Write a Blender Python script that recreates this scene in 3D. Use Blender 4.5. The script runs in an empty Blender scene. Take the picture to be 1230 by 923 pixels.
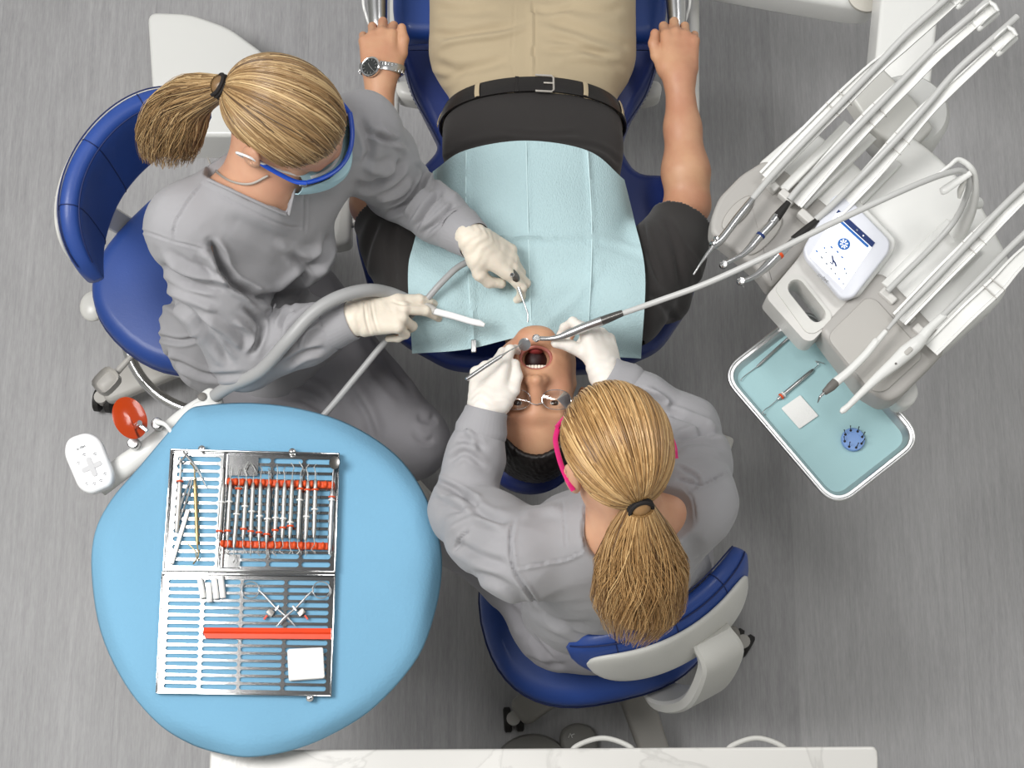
import bpy, math, random
import numpy as np
from mathutils import Vector, Matrix
random.seed(7); RNG = np.random.default_rng(7)
C = bpy.context.scene.collection
sc = bpy.context.scene
PI = math.pi

# ------------------------------------------------------------------ camera
TH = math.radians(15); CAMH = 3.95; FPX = 2000.0
cd = bpy.data.cameras.new('camera'); cam = bpy.data.objects.new('camera', cd); C.objects.link(cam)
cd.sensor_width = 36; cd.lens = FPX / 1230 * 36; cd.clip_start = .05; cd.clip_end = 50
cam.location = (0, 0, CAMH); cam.rotation_euler = (TH, 0, 0)
sc.camera = cam

# ------------------------------------------------------------------ light
w = bpy.data.worlds.new('world'); sc.world = w; w.use_nodes = True
wn = w.node_tree.nodes; _l = w.node_tree.links; _tc = wn.new('ShaderNodeTexCoord'); _sp = wn.new('ShaderNodeSeparateXYZ'); _r = wn.new('ShaderNodeValToRGB'); _l.new(_tc.outputs['Generated'], _sp.inputs[0]); _l.new(_sp.outputs[2], _r.inputs[0]); _l.new(_r.outputs[0], wn['Background'].inputs[0])
_e = _r.color_ramp.elements; _e[0].position = .80; _e[0].color = (.93, .96, 1, 1); _e[1].position = .965; _e[1].color = (.10, .105, .11, 1); wn['Background'].inputs[1].default_value = .46
def area(name, loc, target, sx, sy, power, col=(1, 1, 1)):
    l = bpy.data.lights.new(name, 'AREA'); l.shape = 'RECTANGLE'; l.size = sx; l.size_y = sy; l.energy = power; l.color = col
    o = bpy.data.objects.new(name, l); C.objects.link(o); o.location = loc
    o.rotation_euler = (Vector(target) - Vector(loc)).to_track_quat('-Z', 'Y').to_euler(); return o
area('ceiling_softbox', (-2.15, .8, 4.5), (0, .9, .9), 1.5, 1.9, 172, (1, .99, .97))
area('right_fill_light', (1.5, 1.9, 4.6), (.2, 1.0, .9), 1.2, .6, 28, (1, .99, .97))  # unseen fill from the upper right, added for reflections in metal and glass
area('lens_glint_light', (.06, .76, 4.35), (.05, .8, .95), .42, .62, 16, (1, .98, .95))  # unseen overhead panel, added to reflect in the patient's spectacles
sc.view_settings.view_transform = 'Standard'; sc.view_settings.look = 'None'
sc.view_settings.gamma = 1; sc.view_settings.use_curve_mapping = False; sc.view_settings.exposure = -0.10
sc.cycles.max_bounces = 8

# ------------------------------------------------------------------ helpers: space
def P(u, v, z):
    s, c = math.sin(TH), math.cos(TH)
    a = (u - 615) / FPX; b = (461.5 - v) / FPX
    d = np.array([a, b * c + s, b * s - c])
    return np.array([0, 0, CAMH]) + d * ((CAMH - z) / -d[2])
def PIX(V):
    V = np.asarray(V, float); s, c = math.sin(TH), math.cos(TH)
    q = V - np.array([0, 0, CAMH]); up = q[..., 1] * c + q[..., 2] * s; fw = q[..., 1] * s - q[..., 2] * c
    return 615 + q[..., 0] / fw * FPX, 461.5 - up / fw * FPX
def nrm(v): v = np.asarray(v, float); return v / (np.linalg.norm(v) + 1e-12)
def lin(c):
    c = [x / 255 for x in c]; return tuple(x / 12.92 if x <= .04045 else ((x + .055) / 1.055) ** 2.4 for x in c) + (1,)

# ------------------------------------------------------------------ helpers: materials
MATS = {}
def mat(name, col, rough=.5, metal=0., bump=None, var=None, coat=0., sss=0., trans=0., alpha=1., ior=1.45, spec=None, emit=None, sheen=0., aniso=None):
    """bump=(scale, strength[, stretch xyz]); var=(scale, amount) colour noise"""
    if name in MATS: return MATS[name]
    m = bpy.data.materials.new(name); m.use_nodes = True; n = m.node_tree.nodes; L = m.node_tree.links
    b = n['Principled BSDF']; col = lin(col) if max(col) > 1.01 else tuple(col)[:3] + (1,)
    b.inputs['Base Color'].default_value = col; b.inputs['Roughness'].default_value = rough; b.inputs['Metallic'].default_value = metal
    b.inputs['IOR'].default_value = ior
    if coat: b.inputs['Coat Weight'].default_value = coat; b.inputs['Coat Roughness'].default_value = .15
    if sss: b.inputs['Subsurface Weight'].default_value = sss; b.inputs['Subsurface Radius'].default_value = (.012, .005, .003); b.inputs['Subsurface Scale'].default_value = 1
    if trans: b.inputs['Transmission Weight'].default_value = trans
    if sheen: b.inputs['Sheen Weight'].default_value = sheen; b.inputs['Sheen Roughness'].default_value = .5
    if spec is not None: b.inputs['Specular IOR Level'].default_value = spec
    if alpha < 1: b.inputs['Alpha'].default_value = alpha
    if emit: b.inputs['Emission Color'].default_value = col; b.inputs['Emission Strength'].default_value = emit
    tc = n.new('ShaderNodeTexCoord')
    if bump:
        t = n.new('ShaderNodeTexNoise'); t.inputs['Scale'].default_value = bump[0]; t.inputs['Detail'].default_value = 4
        mp = n.new('ShaderNodeMapping'); mp.inputs['Scale'].default_value = bump[2] if len(bump) > 2 else (1, 1, 1)
        L.new(tc.outputs['Object'], mp.inputs[0]); L.new(mp.outputs[0], t.inputs[0])
        bp = n.new('ShaderNodeBump'); bp.inputs['Strength'].default_value = bump[1]; bp.inputs['Distance'].default_value = .002
        L.new(t.outputs[0], bp.inputs['Height']); L.new(bp.outputs[0], b.inputs['Normal'])
    if var:
        t = n.new('ShaderNodeTexNoise'); t.inputs['Scale'].default_value = var[0]; t.inputs['Detail'].default_value = 3
        L.new(tc.outputs['Object'], t.inputs[0])
        mx = n.new('ShaderNodeMix'); mx.data_type = 'RGBA'
        c2 = var[2] if len(var) > 2 else None
        mx.inputs[6].default_value = tuple(min(1, x * (1 + var[1])) for x in col[:3]) + (1,)
        mx.inputs[7].default_value = lin(c2) if c2 else tuple(x * (1 - var[1]) for x in col[:3]) + (1,)
        mr = n.new('ShaderNodeMapRange'); mr.inputs[1].default_value = .35; mr.inputs[2].default_value = .65
        L.new(t.outputs[0], mr.inputs[0]); L.new(mr.outputs[0], mx.inputs[0]); L.new(mx.outputs[2], b.inputs['Base Color'])
    MATS[name] = m; return m

# ------------------------------------------------------------------ helpers: objects
ROOT = {}
def _props(o, label, cat, group, kind):
    if label: o['label'] = label
    if cat: o['category'] = cat
    if group: o['group'] = group
    if kind: o['kind'] = kind
def thing(name, label, cat, loc, group=None, kind=None):
    o = bpy.data.objects.new(name, None); C.objects.link(o); o.location = tuple(loc); o.empty_display_size = .05
    _props(o, label, cat, group, kind); ROOT[o.name] = np.array(loc, float); return o
def link_mesh(name, V, F, mats, parent=None, label=None, cat=None, group=None, kind=None, fm=None, sharp=40, attr=None, loc=None, quads=None):
    base = ROOT[parent.name] if parent is not None else (np.array(loc, float) if loc is not None else np.asarray(V).mean(0) * 0 + [np.asarray(V)[:, 0].mean(), np.asarray(V)[:, 1].mean(), np.asarray(V)[:, 2].min()])
    V = np.asarray(V, np.float32) - base.astype(np.float32)
    me = bpy.data.meshes.new(name)
    if quads is not None:
        n = len(quads); me.vertices.add(len(V)); me.vertices.foreach_set('co', V.ravel()); me.loops.add(4 * n); me.polygons.add(n)
        me.loops.foreach_set('vertex_index', quads.astype(np.int32).ravel()); me.polygons.foreach_set('loop_start', np.arange(0, 4 * n, 4, dtype=np.int32)); me.update(calc_edges=True)
    else:
        me.from_pydata(V.tolist(), [], F)
    if not isinstance(mats, (list, tuple)): mats = [mats]
    for m in mats: me.materials.append(m)
    if fm is not None: me.polygons.foreach_set('material_index', np.asarray(fm, np.int32))
    me.polygons.foreach_set('use_smooth', np.ones(len(me.polygons), bool))
    if sharp: me.set_sharp_from_angle(angle=math.radians(sharp))
    if attr is not None:
        a = me.attributes.new('rnd', 'FLOAT', 'POINT'); a.data.foreach_set('value', np.asarray(attr, np.float32))
    me.validate(); me.update()
    o = bpy.data.objects.new(name, me); C.objects.link(o)
    if parent is not None: o.parent = parent; ROOT[o.name] = base
    else: o.location = base.tolist(); ROOT[o.name] = base
    _props(o, label, cat, group, kind); return o

def frame(axis, up=(0, 0, 1)):
    a = nrm(axis); u = np.array(up, float)
    if abs(a @ u) > .98: u = np.array([0, 1., 0]) if abs(a[1]) < .9 else np.array([1., 0, 0])
    x = nrm(np.cross(u, a)); y = np.cross(a, x); return x, y, a
def catmull(pts, n=8, closed=False):
    p = np.asarray(pts, float); out = []; N = len(p)
    if N < 3 and not closed:
        return np.array([p[0] + (p[-1] - p[0]) * t for t in np.linspace(0, 1, n + 1)])
    rng = range(N if closed else N - 1)
    for i in rng:
        if closed: a, b, c, d = p[(i - 1) % N], p[i], p[(i + 1) % N], p[(i + 2) % N]
        else: b, c = p[i], p[i + 1]; a = p[i - 1] if i > 0 else 2 * b - c; d = p[i + 2] if i + 2 < N else 2 * c - b
        for t in np.linspace(0, 1, n, endpoint=False):
            out.append(.5 * ((2 * b) + (-a + c) * t + (2 * a - 5 * b + 4 * c - d) * t * t + (-a + 3 * b - 3 * c + d) * t ** 3))
    if not closed: out.append(p[-1])
    return np.array(out)
def roundpoly(pts, r, n=5):
    p = [np.asarray(q, float) for q in pts]; out = []; N = len(p)
    rr = r if isinstance(r, (list, tuple)) else [r] * N
    for i in range(N):
        a, b, c = p[i - 1], p[i], p[(i + 1) % N]; u = a - b; v = c - b; lu, lv = np.linalg.norm(u), np.linalg.norm(v)
        k = min(rr[i], lu * .49, lv * .49)
        if k < 1e-6: out.append(b); continue
        s = b + u / lu * k; e = b + v / lv * k
        for t in np.linspace(0, 1, n + 1): out.append((1 - t) ** 2 * s + 2 * t * (1 - t) * b + t * t * e)
    return np.array(out)
class G:
    def __init__(s): s.V = []; s.F = []; s.n = 0; s.M = []; s.A = []; s.mi = 0
    def add(s, V, F, a=0.):
        V = np.asarray(V, float).reshape(-1, 3); s.V.append(V); s.F += [[i + s.n for i in f] for f in F]; s.M += [s.mi] * len(F); s.A.append(np.full(len(V), a)); s.n += len(V); return s
    def box(s, c, size, axes=None, bev=0.):
        X = np.eye(3) if axes is None else np.array([nrm(a) for a in axes]); c = np.asarray(c, float); h = np.asarray(size, float) / 2
        o = [[-h[0], -h[1]], [h[0], -h[1]], [h[0], h[1]], [-h[0], h[1]]]
        o = [np.array(c) + X[0] * a + X[1] * b - X[2] * h[2] for a, b in o]
        return s.slab(o if not bev else roundpoly(o, bev, 3), X[2] * 2 * h[2], bev)
    def slab(s, outline, ext, bev=0., bn=3, bot=None, taper=0.):
        """closed 3D outline (bottom) extruded along ext, rounded at the top and bottom rims"""
        o = np.asarray(outline, float); ext = np.asarray(ext, float); e = nrm(ext); N = len(o); L = np.linalg.norm(ext)
        a = np.zeros(3)
        for i in range(N): a += np.cross(o[i], o[(i + 1) % N])
        if a @ e < 0: o = o[::-1]
        def inset(q, d):
            if d == 0: return q
            pr = q - np.roll(q, 1, 0); nx = np.roll(q, -1, 0) - q
            pr /= np.linalg.norm(pr, axis=1)[:, None] + 1e-9; nx /= np.linalg.norm(nx, axis=1)[:, None] + 1e-9
            n1 = np.cross(e, pr); n2 = np.cross(e, nx); m = n1 + n2; m /= np.linalg.norm(m, axis=1)[:, None] + 1e-9
            k = np.clip((m * n1).sum(1), .5, 1); r = q + m * (d / k)[:, None]; E0 = np.roll(q, -1, 0) - q
            for _ in range(60):
                bad = np.where(((np.roll(r, -1, 0) - r) * E0).sum(1) < -1e-9)[0]
                if not len(bad): break
                for b_ in bad: c_ = (r[b_] + r[(b_ + 1) % N]) / 2; r[b_] = c_; r[(b_ + 1) % N] = c_
            return r
        rings = []; bb = bev if bot is None else bot
        if bb > 0:
            for t in np.linspace(0, PI / 2, bn + 1): rings.append(inset(o, bb * (1 - math.sin(t))) + e * bb * (1 - math.cos(t)))
        else: rings.append(o)
        if bev > 0:
            for t in np.linspace(0, PI / 2, bn + 1): rings.append(inset(o, taper + bev * (1 - math.cos(t))) + e * (L - bev + bev * math.sin(t)))
        else: rings.append(inset(o, taper) + ext)
        V = np.concatenate(rings); F = []
        for r in range(len(rings) - 1):
            for i in range(N): j = (i + 1) % N; F.append([r * N + i, r * N + j, (r + 1) * N + j, (r + 1) * N + i])
        F.append(list(range(N))[::-1]); F.append([(len(rings) - 1) * N + i for i in range(N)])
        return s.add(V, F)
    def tube(s, pts, r, seg=12, caps=True, flat=1., up=(0, 0, 1), a=0., closed=False):
        p = np.asarray(pts, float); N = len(p); r = np.broadcast_to(np.asarray(r, float), (N,))
        t = np.gradient(p, axis=0) if not closed else np.roll(p, -1, 0) - np.roll(p, 1, 0)
        t /= np.linalg.norm(t, axis=1)[:, None] + 1e-12
        x, y, _ = frame(t[0], up); V = []
        ang = np.arange(seg) * 2 * PI / seg
        for i in range(N):
            x = nrm(x - t[i] * (x @ t[i])); y = np.cross(t[i], x)
            V.append(p[i] + r[i] * (np.cos(ang)[:, None] * x + np.sin(ang)[:, None] * y * flat))
        F = []
        for i in range(N if closed else N - 1):
            for k in range(seg): j = (k + 1) % seg; i2 = (i + 1) % N; F.append([i * seg + k, i * seg + j, i2 * seg + j, i2 * seg + k])
        if caps and not closed: F.append(list(range(seg))[::-1]); F.append([(N - 1) * seg + k for k in range(seg)])
        return s.add(np.concatenate(V), F, a)
    def lathe(s, prof, o, axis, seg=24, up=(0, 0, 1)):
        """prof: (radius, distance along axis)"""
        x, y, z = frame(axis, up); o = np.asarray(o, float); V = []; ang = np.arange(seg) * 2 * PI / seg; F = []
        for r, h in prof: V.append(o + z * h + max(r, 1e-5) * (np.cos(ang)[:, None] * x + np.sin(ang)[:, None] * y))
        for i in range(len(prof) - 1):
            for k in range(seg): j = (k + 1) % seg; F.append([i * seg + k, i * seg + j, (i + 1) * seg + j, (i + 1) * seg + k])
        F.append(list(range(seg))[::-1]); F.append([(len(prof) - 1) * seg + k for k in range(seg)])
        return s.add(np.concatenate(V), F)
    def ball(s, c, r, seg=16, axes=None):
        r = np.broadcast_to(np.asarray(r, float), (3,)); X = np.eye(3) if axes is None else np.array(axes); V = []; F = []; m = seg // 2
        for i in range(m + 1):
            th = PI * i / m
            for k in range(seg):
                ph = 2 * PI * k / seg; l = np.array([math.sin(th) * math.cos(ph), math.sin(th) * math.sin(ph), math.cos(th)]) * r; V.append(np.asarray(c) + l @ X)
        for i in range(m):
            for k in range(seg): j = (k + 1) % seg; F.append([i * seg + k, (i + 1) * seg + k, (i + 1) * seg + j, i * seg + j])
        return s.add(V, F)
    def surf(s, grid, thick=0., closed_u=False):
        """grid (n,m,3) sheet, given thickness along its normal"""
        g = np.asarray(grid, float); n, m, _ = g.shape; idx = np.arange(n * m).reshape(n, m); F = []
        for i in range(n - 1):
            for j in range(m - 1): F.append([idx[i, j], idx[i + 1, j], idx[i + 1, j + 1], idx[i, j + 1]])
        if thick == 0: return s.add(g.reshape(-1, 3), F)
        du = np.gradient(g, axis=0); dv = np.gradient(g, axis=1); nn = np.cross(du, dv); nn /= np.linalg.norm(nn, axis=2)[..., None] + 1e-12
        V = np.concatenate([g.reshape(-1, 3), (g - nn * thick).reshape(-1, 3)]); K = n * m
        F2 = [[K + f[3], K + f[2], K + f[1], K + f[0]] for f in F]
        e = [idx[i, 0] for i in range(n)] + [idx[n - 1, j] for j in range(1, m)] + [idx[i, m - 1] for i in range(n - 2, -1, -1)] + [idx[0, j] for j in range(m - 2, 0, -1)]
        F3 = [[e[k], K + e[k], K + e[(k + 1) % len(e)], e[(k + 1) % len(e)]] for k in range(len(e))]
        return s.add(V, F + F2 + F3)
    def build(s, name, mats, parent=None, **kw):
        V = np.concatenate(s.V); at = np.concatenate(s.A) if kw.pop('attr', False) else None
        if at is None and len(V) < 60000:   # weld the seams of closed sheets
            _, first, inv = np.unique(np.round(V, 7), axis=0, return_index=True, return_inverse=True); inv = inv.ravel(); V = V[first]; F = []; M_ = []
            for f, mi in zip(s.F, s.M):
                q = [int(inv[i]) for i in f]; q = [q[i] for i in range(len(q)) if q[i] != q[i - 1]]
                if len(set(q)) > 2 and len(set(q)) == len(q): F.append(q); M_.append(mi)
            s.F, s.M = F, M_
        return link_mesh(name, V, s.F, mats, parent, fm=s.M if isinstance(mats, (list, tuple)) and len(mats) > 1 else None, attr=at, **kw)

# ------------------------------------------------------------------ helpers: implicit surfaces (bodies and clothes)
def _cap(p, a, b, ra, rb):
    ba = b - a; l2 = ba @ ba + 1e-12; h = np.clip(((p - a) @ ba) / l2, 0, 1)
    return np.linalg.norm(p - a - h[:, None] * ba, axis=1) - (ra + (rb - ra) * h)
def _ell(p, c, r, R):
    q = (p - c) @ R.T; k0 = np.linalg.norm(q / r, axis=1); k1 = np.linalg.norm(q / (r * r), axis=1)
    return np.where(k1 > 1e-9, k0 * (k0 - 1) / (k1 + 1e-9), -r.min())
def _box(p, c, h, R, rd):
    q = np.abs((p - c) @ R.T) - (h - rd); return np.linalg.norm(np.maximum(q, 0), axis=1) + np.minimum(q.max(1), 0) - rd
class SDF:
    def __init__(s, M=None): s.p = []; s.M = M   # M: (origin, 3x3 rows = local axes in world, scale)
    def _t(s, a):
        a = np.asarray(a, float)
        if s.M is None: return a
        o, R, k = s.M; return o + (a * k) @ R
    def _k(s): return 1. if s.M is None else s.M[2]
    def cap(s, a, b, ra, rb=None, k=.02, op=1):
        kk = s._k(); s.p.append(('c', s._t(a), s._t(b), ra * kk, (ra if rb is None else rb) * kk, k * kk, op)); return s
    def chain(s, pts, rs, k=.02, op=1):
        for i in range(len(pts) - 1): s.cap(pts[i], pts[i + 1], rs[i], rs[i + 1], k, op)
        return s
    def ell(s, c, r, R=None, k=.02, op=1):
        R = np.eye(3) if R is None else np.array([nrm(x) for x in R])
        if s.M is not None: R = R @ s.M[1]
        s.p.append(('e', s._t(c), np.asarray(r, float) * s._k(), R, 0, k * s._k(), op)); return s
    def box(s, c, h, R=None, rd=.01, k=.02, op=1):
        R = np.eye(3) if R is None else np.array([nrm(x) for x in R])
        if s.M is not None: R = R @ s.M[1]
        s.p.append(('b', s._t(c), np.asarray(h, float) * s._k(), R, rd * s._k(), k * s._k(), op)); return s
    def wedge(s, pts, nrms, k=.002, op=-1): s.p.append(('w', np.array(pts, float), np.array([nrm(x) for x in nrms]), None, 0, k, op)); return s
    def _e(s, q, p):
        if q[0] == 'c': return _cap(p, q[1], q[2], q[3], q[4])
        if q[0] == 'w': return ((p[:, None, :] - q[1][None]) * q[2][None]).sum(2).max(1)
        if q[0] == 'e': return _ell(p, q[1], q[2], q[3])
        return _box(p, q[1], q[2], q[3], q[4])
    def ev(s, p, hd=None):
        d = np.full(len(p), 1e3)
        prims = s.p
        if hd is not None:
            c = p.mean(0)[None]; prims = [q for q in s.p if s._e(q, c)[0] < hd * 1.15 + q[5] + .004]
        for q in prims:
            e = s._e(q, p); k = q[5]
            if q[6] > 0:
                if k <= 0: d = np.minimum(d, e)
                else: h = np.maximum(k - np.abs(d - e), 0) / k; d = np.minimum(d, e) - h * h * k * .25
            else:
                e = -e
                if k <= 0: d = np.maximum(d, e)
                else: h = np.maximum(k - np.abs(d - e), 0) / k; d = np.maximum(d, e) + h * h * k * .25
        return d
    def mesh(s, res, inflate=0., B=16):
        lo = np.full(3, 1e9); hi = -lo
        for q in s.p:
            if q[6] < 0: continue
            if q[0] == 'c': r = max(q[3], q[4]); l = np.minimum(q[1], q[2]) - r; h = np.maximum(q[1], q[2]) + r
            else: r = np.linalg.norm(q[2]) if q[0] == 'b' else q[2].max(); l = q[1] - r; h = q[1] + r
            lo = np.minimum(lo, l); hi = np.maximum(hi, h)
        lo = lo - 4 * res - inflate - .012; hi = hi + 4 * res + inflate + .012
        nb = np.ceil((hi - lo) / res / B).astype(int); N = nb * B + 1
        A = np.full(N, 1., np.float32); hd = B * res * .5 * math.sqrt(3)
        bi = np.stack(np.meshgrid(*[np.arange(k) for k in nb], indexing='ij'), -1).reshape(-1, 3)
        cc = lo + (bi + .5) * B * res; dc = np.concatenate([s.ev(c) for c in np.array_split(cc, max(1, len(cc) // 20000))]) - inflate
        g = np.stack(np.meshgrid(*[np.arange(B + 1)] * 3, indexing='ij'), -1).reshape(-1, 3)
        for i, d in zip(bi, dc):
            sl = tuple(slice(i[a] * B, i[a] * B + B + 1) for a in range(3))
            if d > hd * 1.35 + .004: continue
            if d < -hd * 1.6 - .01: A[sl] = -1; continue
            A[sl] = (s.ev(lo + (i * B + g) * res, hd) - inflate).reshape(B + 1, B + 1, B + 1)
        return nets(A, lo, res)
def nets(A, lo, res):
    S = A < 0; c = [slice(None, -1), slice(1, None)]; cnt = np.zeros(np.array(A.shape) - 1, np.int8)
    for i in (0, 1):
        for j in (0, 1):
            for k in (0, 1): cnt += S[c[i], c[j], c[k]]
    act = np.argwhere((cnt > 0) & (cnt < 8)); idx = np.full(cnt.shape, -1, np.int32); idx[tuple(act.T)] = np.arange(len(act))
    acc = np.zeros((len(act), 3)); n = np.zeros(len(act))
    cor = [(i, j, k) for i in (0, 1) for j in (0, 1) for k in (0, 1)]
    for a in cor:
        for ax in range(3):
            if a[ax]: continue
            b = list(a); b[ax] = 1
            va = A[tuple((act + a).T)]; vb = A[tuple((act + b).T)]; m = (va < 0) != (vb < 0)
            t = np.where(m, va / np.where(m, va - vb, 1), 0); q = np.array(a, float)[None] + 0 * acc; q[:, ax] += t
            acc += q * m[:, None]; n += m
    V = lo + (act + acc / n[:, None]) * res; Q = []
    for ax in range(3):
        sl0 = [slice(None)] * 3; sl1 = [slice(None)] * 3; sl0[ax] = slice(None, -1); sl1[ax] = slice(1, None)
        a = S[tuple(sl0)]; b = S[tuple(sl1)]; e = np.argwhere(a != b); o1, o2 = (ax + 1) % 3, (ax + 2) % 3
        ok = (e[:, o1] > 0) & (e[:, o2] > 0) & (e[:, o1] < cnt.shape[o1]) & (e[:, o2] < cnt.shape[o2]); e = e[ok]
        u = np.zeros(3, int); u[o1] = 1; v = np.zeros(3, int); v[o2] = 1
        q = np.stack([idx[tuple((e - u - v).T)], idx[tuple((e - v).T)], idx[tuple(e.T)], idx[tuple((e - u).T)]], 1)
        fl = b[tuple(e.T)]; q[fl] = q[fl][:, ::-1]; Q.append(q)
    Q = np.concatenate(Q); Q = Q[(Q >= 0).all(1)]
    return V, Q
def vnormals(V, Q):
    n = np.cross(V[Q[:, 2]] - V[Q[:, 0]], V[Q[:, 3]] - V[Q[:, 1]]); out = np.zeros_like(V)
    for k in range(4): 
        for a in range(3): out[:, a] += np.bincount(Q[:, k], n[:, a], len(V))
    return out / (np.linalg.norm(out, axis=1)[:, None] + 1e-12)
def smooth(V, Q, it=1, lam=.5):
    for _ in range(it):
        acc = np.zeros_like(V); n = np.zeros(len(V))
        for k in range(4):
            for o in (1, 3):
                j = Q[:, (k + o) % 4]
                for a in range(3): acc[:, a] += np.bincount(Q[:, k], V[j, a], len(V))
                n += np.bincount(Q[:, k], minlength=len(V))
        V = V + lam * (acc / np.maximum(n, 1)[:, None] - V)
    return V
def cut(V, Q, keep):
    """keep only quads whose vertices are all in keep"""
    Q = Q[keep[Q].all(1)]; used = np.zeros(len(V), bool); used[Q.ravel()] = True; m = np.cumsum(used) - 1; return V[used], m[Q]
def waves(p, scale, seed, n=6, ridge=False):
    r = np.random.default_rng(seed); out = np.zeros(len(p)); q = p * 1.
    q = q + .25 / scale * np.sin(p[:, [1, 2, 0]] * scale * .9 + r.uniform(0, 6, 3))
    for i in range(n):
        k = nrm(r.normal(size=3)) * scale * r.uniform(.6, 1.5); s_ = np.sin(q @ k + r.uniform(0, 6)); out += (1 - 2 * np.abs(s_)) if ridge else s_
    return out / n
def polydist(U, W, pl):
    """distance of pixel points to a polyline, and signed side"""
    best = np.full(len(U), 1e9); side = np.zeros(len(U)); tt = np.zeros(len(U)); n = len(pl) - 1
    for i in range(n):
        a = np.array(pl[i], float); b = np.array(pl[i + 1], float); d = b - a; h = np.clip(((U - a[0]) * d[0] + (W - a[1]) * d[1]) / (d @ d), 0, 1)
        dx = U - a[0] - h * d[0]; dy = W - a[1] - h * d[1]; r = np.hypot(dx, dy); m = r < best
        best[m] = r[m]; side[m] = np.sign(d[0] * dy - d[1] * dx)[m]; tt[m] = (i + h[m]) / n
    return best, side, tt
def creases(V, Q, lst, gain=1.):
    """push folds into a cloth surface; each: (polyline px, width px, amp mm [, kind]) kind v=valley r=ridge s=step(overlap)"""
    Nn = vnormals(V, Q); U, W = PIX(V); vis = Nn @ nrm([0, -math.sin(TH), math.cos(TH)])
    f = np.clip(vis * 3 + .3, 0, 1); D = np.zeros(len(V))
    for c in lst:
        pl, wd, amp = c[0], c[1], c[2]; kind = c[3] if len(c) > 3 else 'v'
        x0 = min(q[0] for q in pl) - 3.2 * wd; x1 = max(q[0] for q in pl) + 3.2 * wd; y0 = min(q[1] for q in pl) - 3.2 * wd; y1 = max(q[1] for q in pl) + 3.2 * wd
        m = (U > x0) & (U < x1) & (W > y0) & (W < y1)
        if not m.any(): continue
        pl2 = catmull(np.array(pl, float), 4) if len(pl) > 2 else pl
        r, s_, t = polydist(U[m], W[m], pl2); end = np.clip(np.minimum(t, 1 - t) * 5 + .1, 0, 1)
        g = np.exp(-(r / wd) ** 2)
        if kind == 'v': e = -g + .45 * np.exp(-((r - 1.7 * wd) / (.9 * wd)) ** 2)
        elif kind == 'r': e = g - .3 * np.exp(-((r - 1.7 * wd) / (.9 * wd)) ** 2)
        else: e = np.where(s_ > 0, np.exp(-(r / (2.2 * wd)) ** 2), -np.exp(-(r / (.8 * wd)) ** 2) * .8)
        D[m] += e * end * amp * .001
    return V + Nn * (D * f * gain)[:, None]
def body_part(name, S, res, m, parent, inflate=0., sm=1, post=None, **kw):
    V, Q = S.mesh(res, inflate); V = smooth(V, Q, sm)
    if post: r = post(V, Q); V, Q = r if isinstance(r, tuple) else (r, Q)
    return link_mesh(name, V, None, m, parent, quads=Q, sharp=0, **kw)

def hand(S, W, D, N, side, curls, spread=None, size=1., k=.006, thumb=None, fat=1.):
    """wrist W, finger direction D, back-of-hand normal N; side +1: thumb towards cross(D,N).
    curls: 4 tuples (index..little) of three joint bends in degrees; thumb: list of local points"""
    D = nrm(D); N = nrm(N - D * (np.asarray(N) @ D)); X = np.cross(D, N) * side
    M = (np.asarray(W, float), np.array([X, D, N]), size); old = S.M; S.M = M
    # palm
    S.cap((0, -.02, 0), (0, .012, 0), .0255 * fat, .026 * fat, .012)
    S.cap((-.008, 0, 0), (-.012, .05, 0), .021 * fat, .017 * fat, .02); S.cap((.008, 0, 0), (.014, .05, .001), .021 * fat, .017 * fat, .02)
    S.box((.001, .05, 0), (.038, .042, .0135 * fat), rd=.013, k=.014)
    bx = [.029, .0095, -.0105, -.029]; by = [.090, .096, .091, .081]; ln = [(.043, .026, .021), (.048, .030, .022), (.044, .028, .021), (.035, .021, .019)]; rr = [(.0102, .009, .0078, .0066), (.0102, .009, .0078, .0068), (.0098, .0086, .0074, .0064), (.0086, .0076, .0066, .0058)]
    sp = spread or [5, 1, -3, -8]; joints = []
    for i in range(4):
        p = np.array([bx[i], by[i], 0.]); S.cap((bx[i] * .75, .035, .001), p, .011 * fat, rr[i][0] * fat * 1.06, .008)
        a = 0; az = math.radians(sp[i]); js = [p]
        for j in range(3):
            a += math.radians(curls[i][j]); d = np.array([math.sin(az) * math.cos(a), math.cos(az) * math.cos(a), -math.sin(a)])
            q = p + d * ln[i][j]; S.cap(p, q, rr[i][j] * fat, rr[i][j + 1] * fat, .004 if j else k); p = q; js.append(p)
        joints.append(js)
    th = thumb or [(.026, .018, -.006), (.047, .045, -.014), (.058, .074, -.02), (.06, .098, -.024)]
    S.cap((.012, .01, -.002), th[0], .019 * fat, .017 * fat, .015)
    tr = [.0165, .0125, .0108, .0085]
    for j in range(3): S.cap(th[j], th[j + 1], tr[j] * fat, tr[j + 1] * fat, .012 if j == 0 else .004)
    S.ell((th[3][0], th[3][1], th[3][2]), (.0085 * fat,) * 3, k=.003)
    S.M = old
    tw = lambda q: M[0] + (np.asarray(q, float) * size) @ M[1]
    return {'tips': [tw(j[3]) for j in joints], 'thumb': tw(th[3]), 'j': [[tw(q) for q in j] for j in joints], 'M': M}
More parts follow.
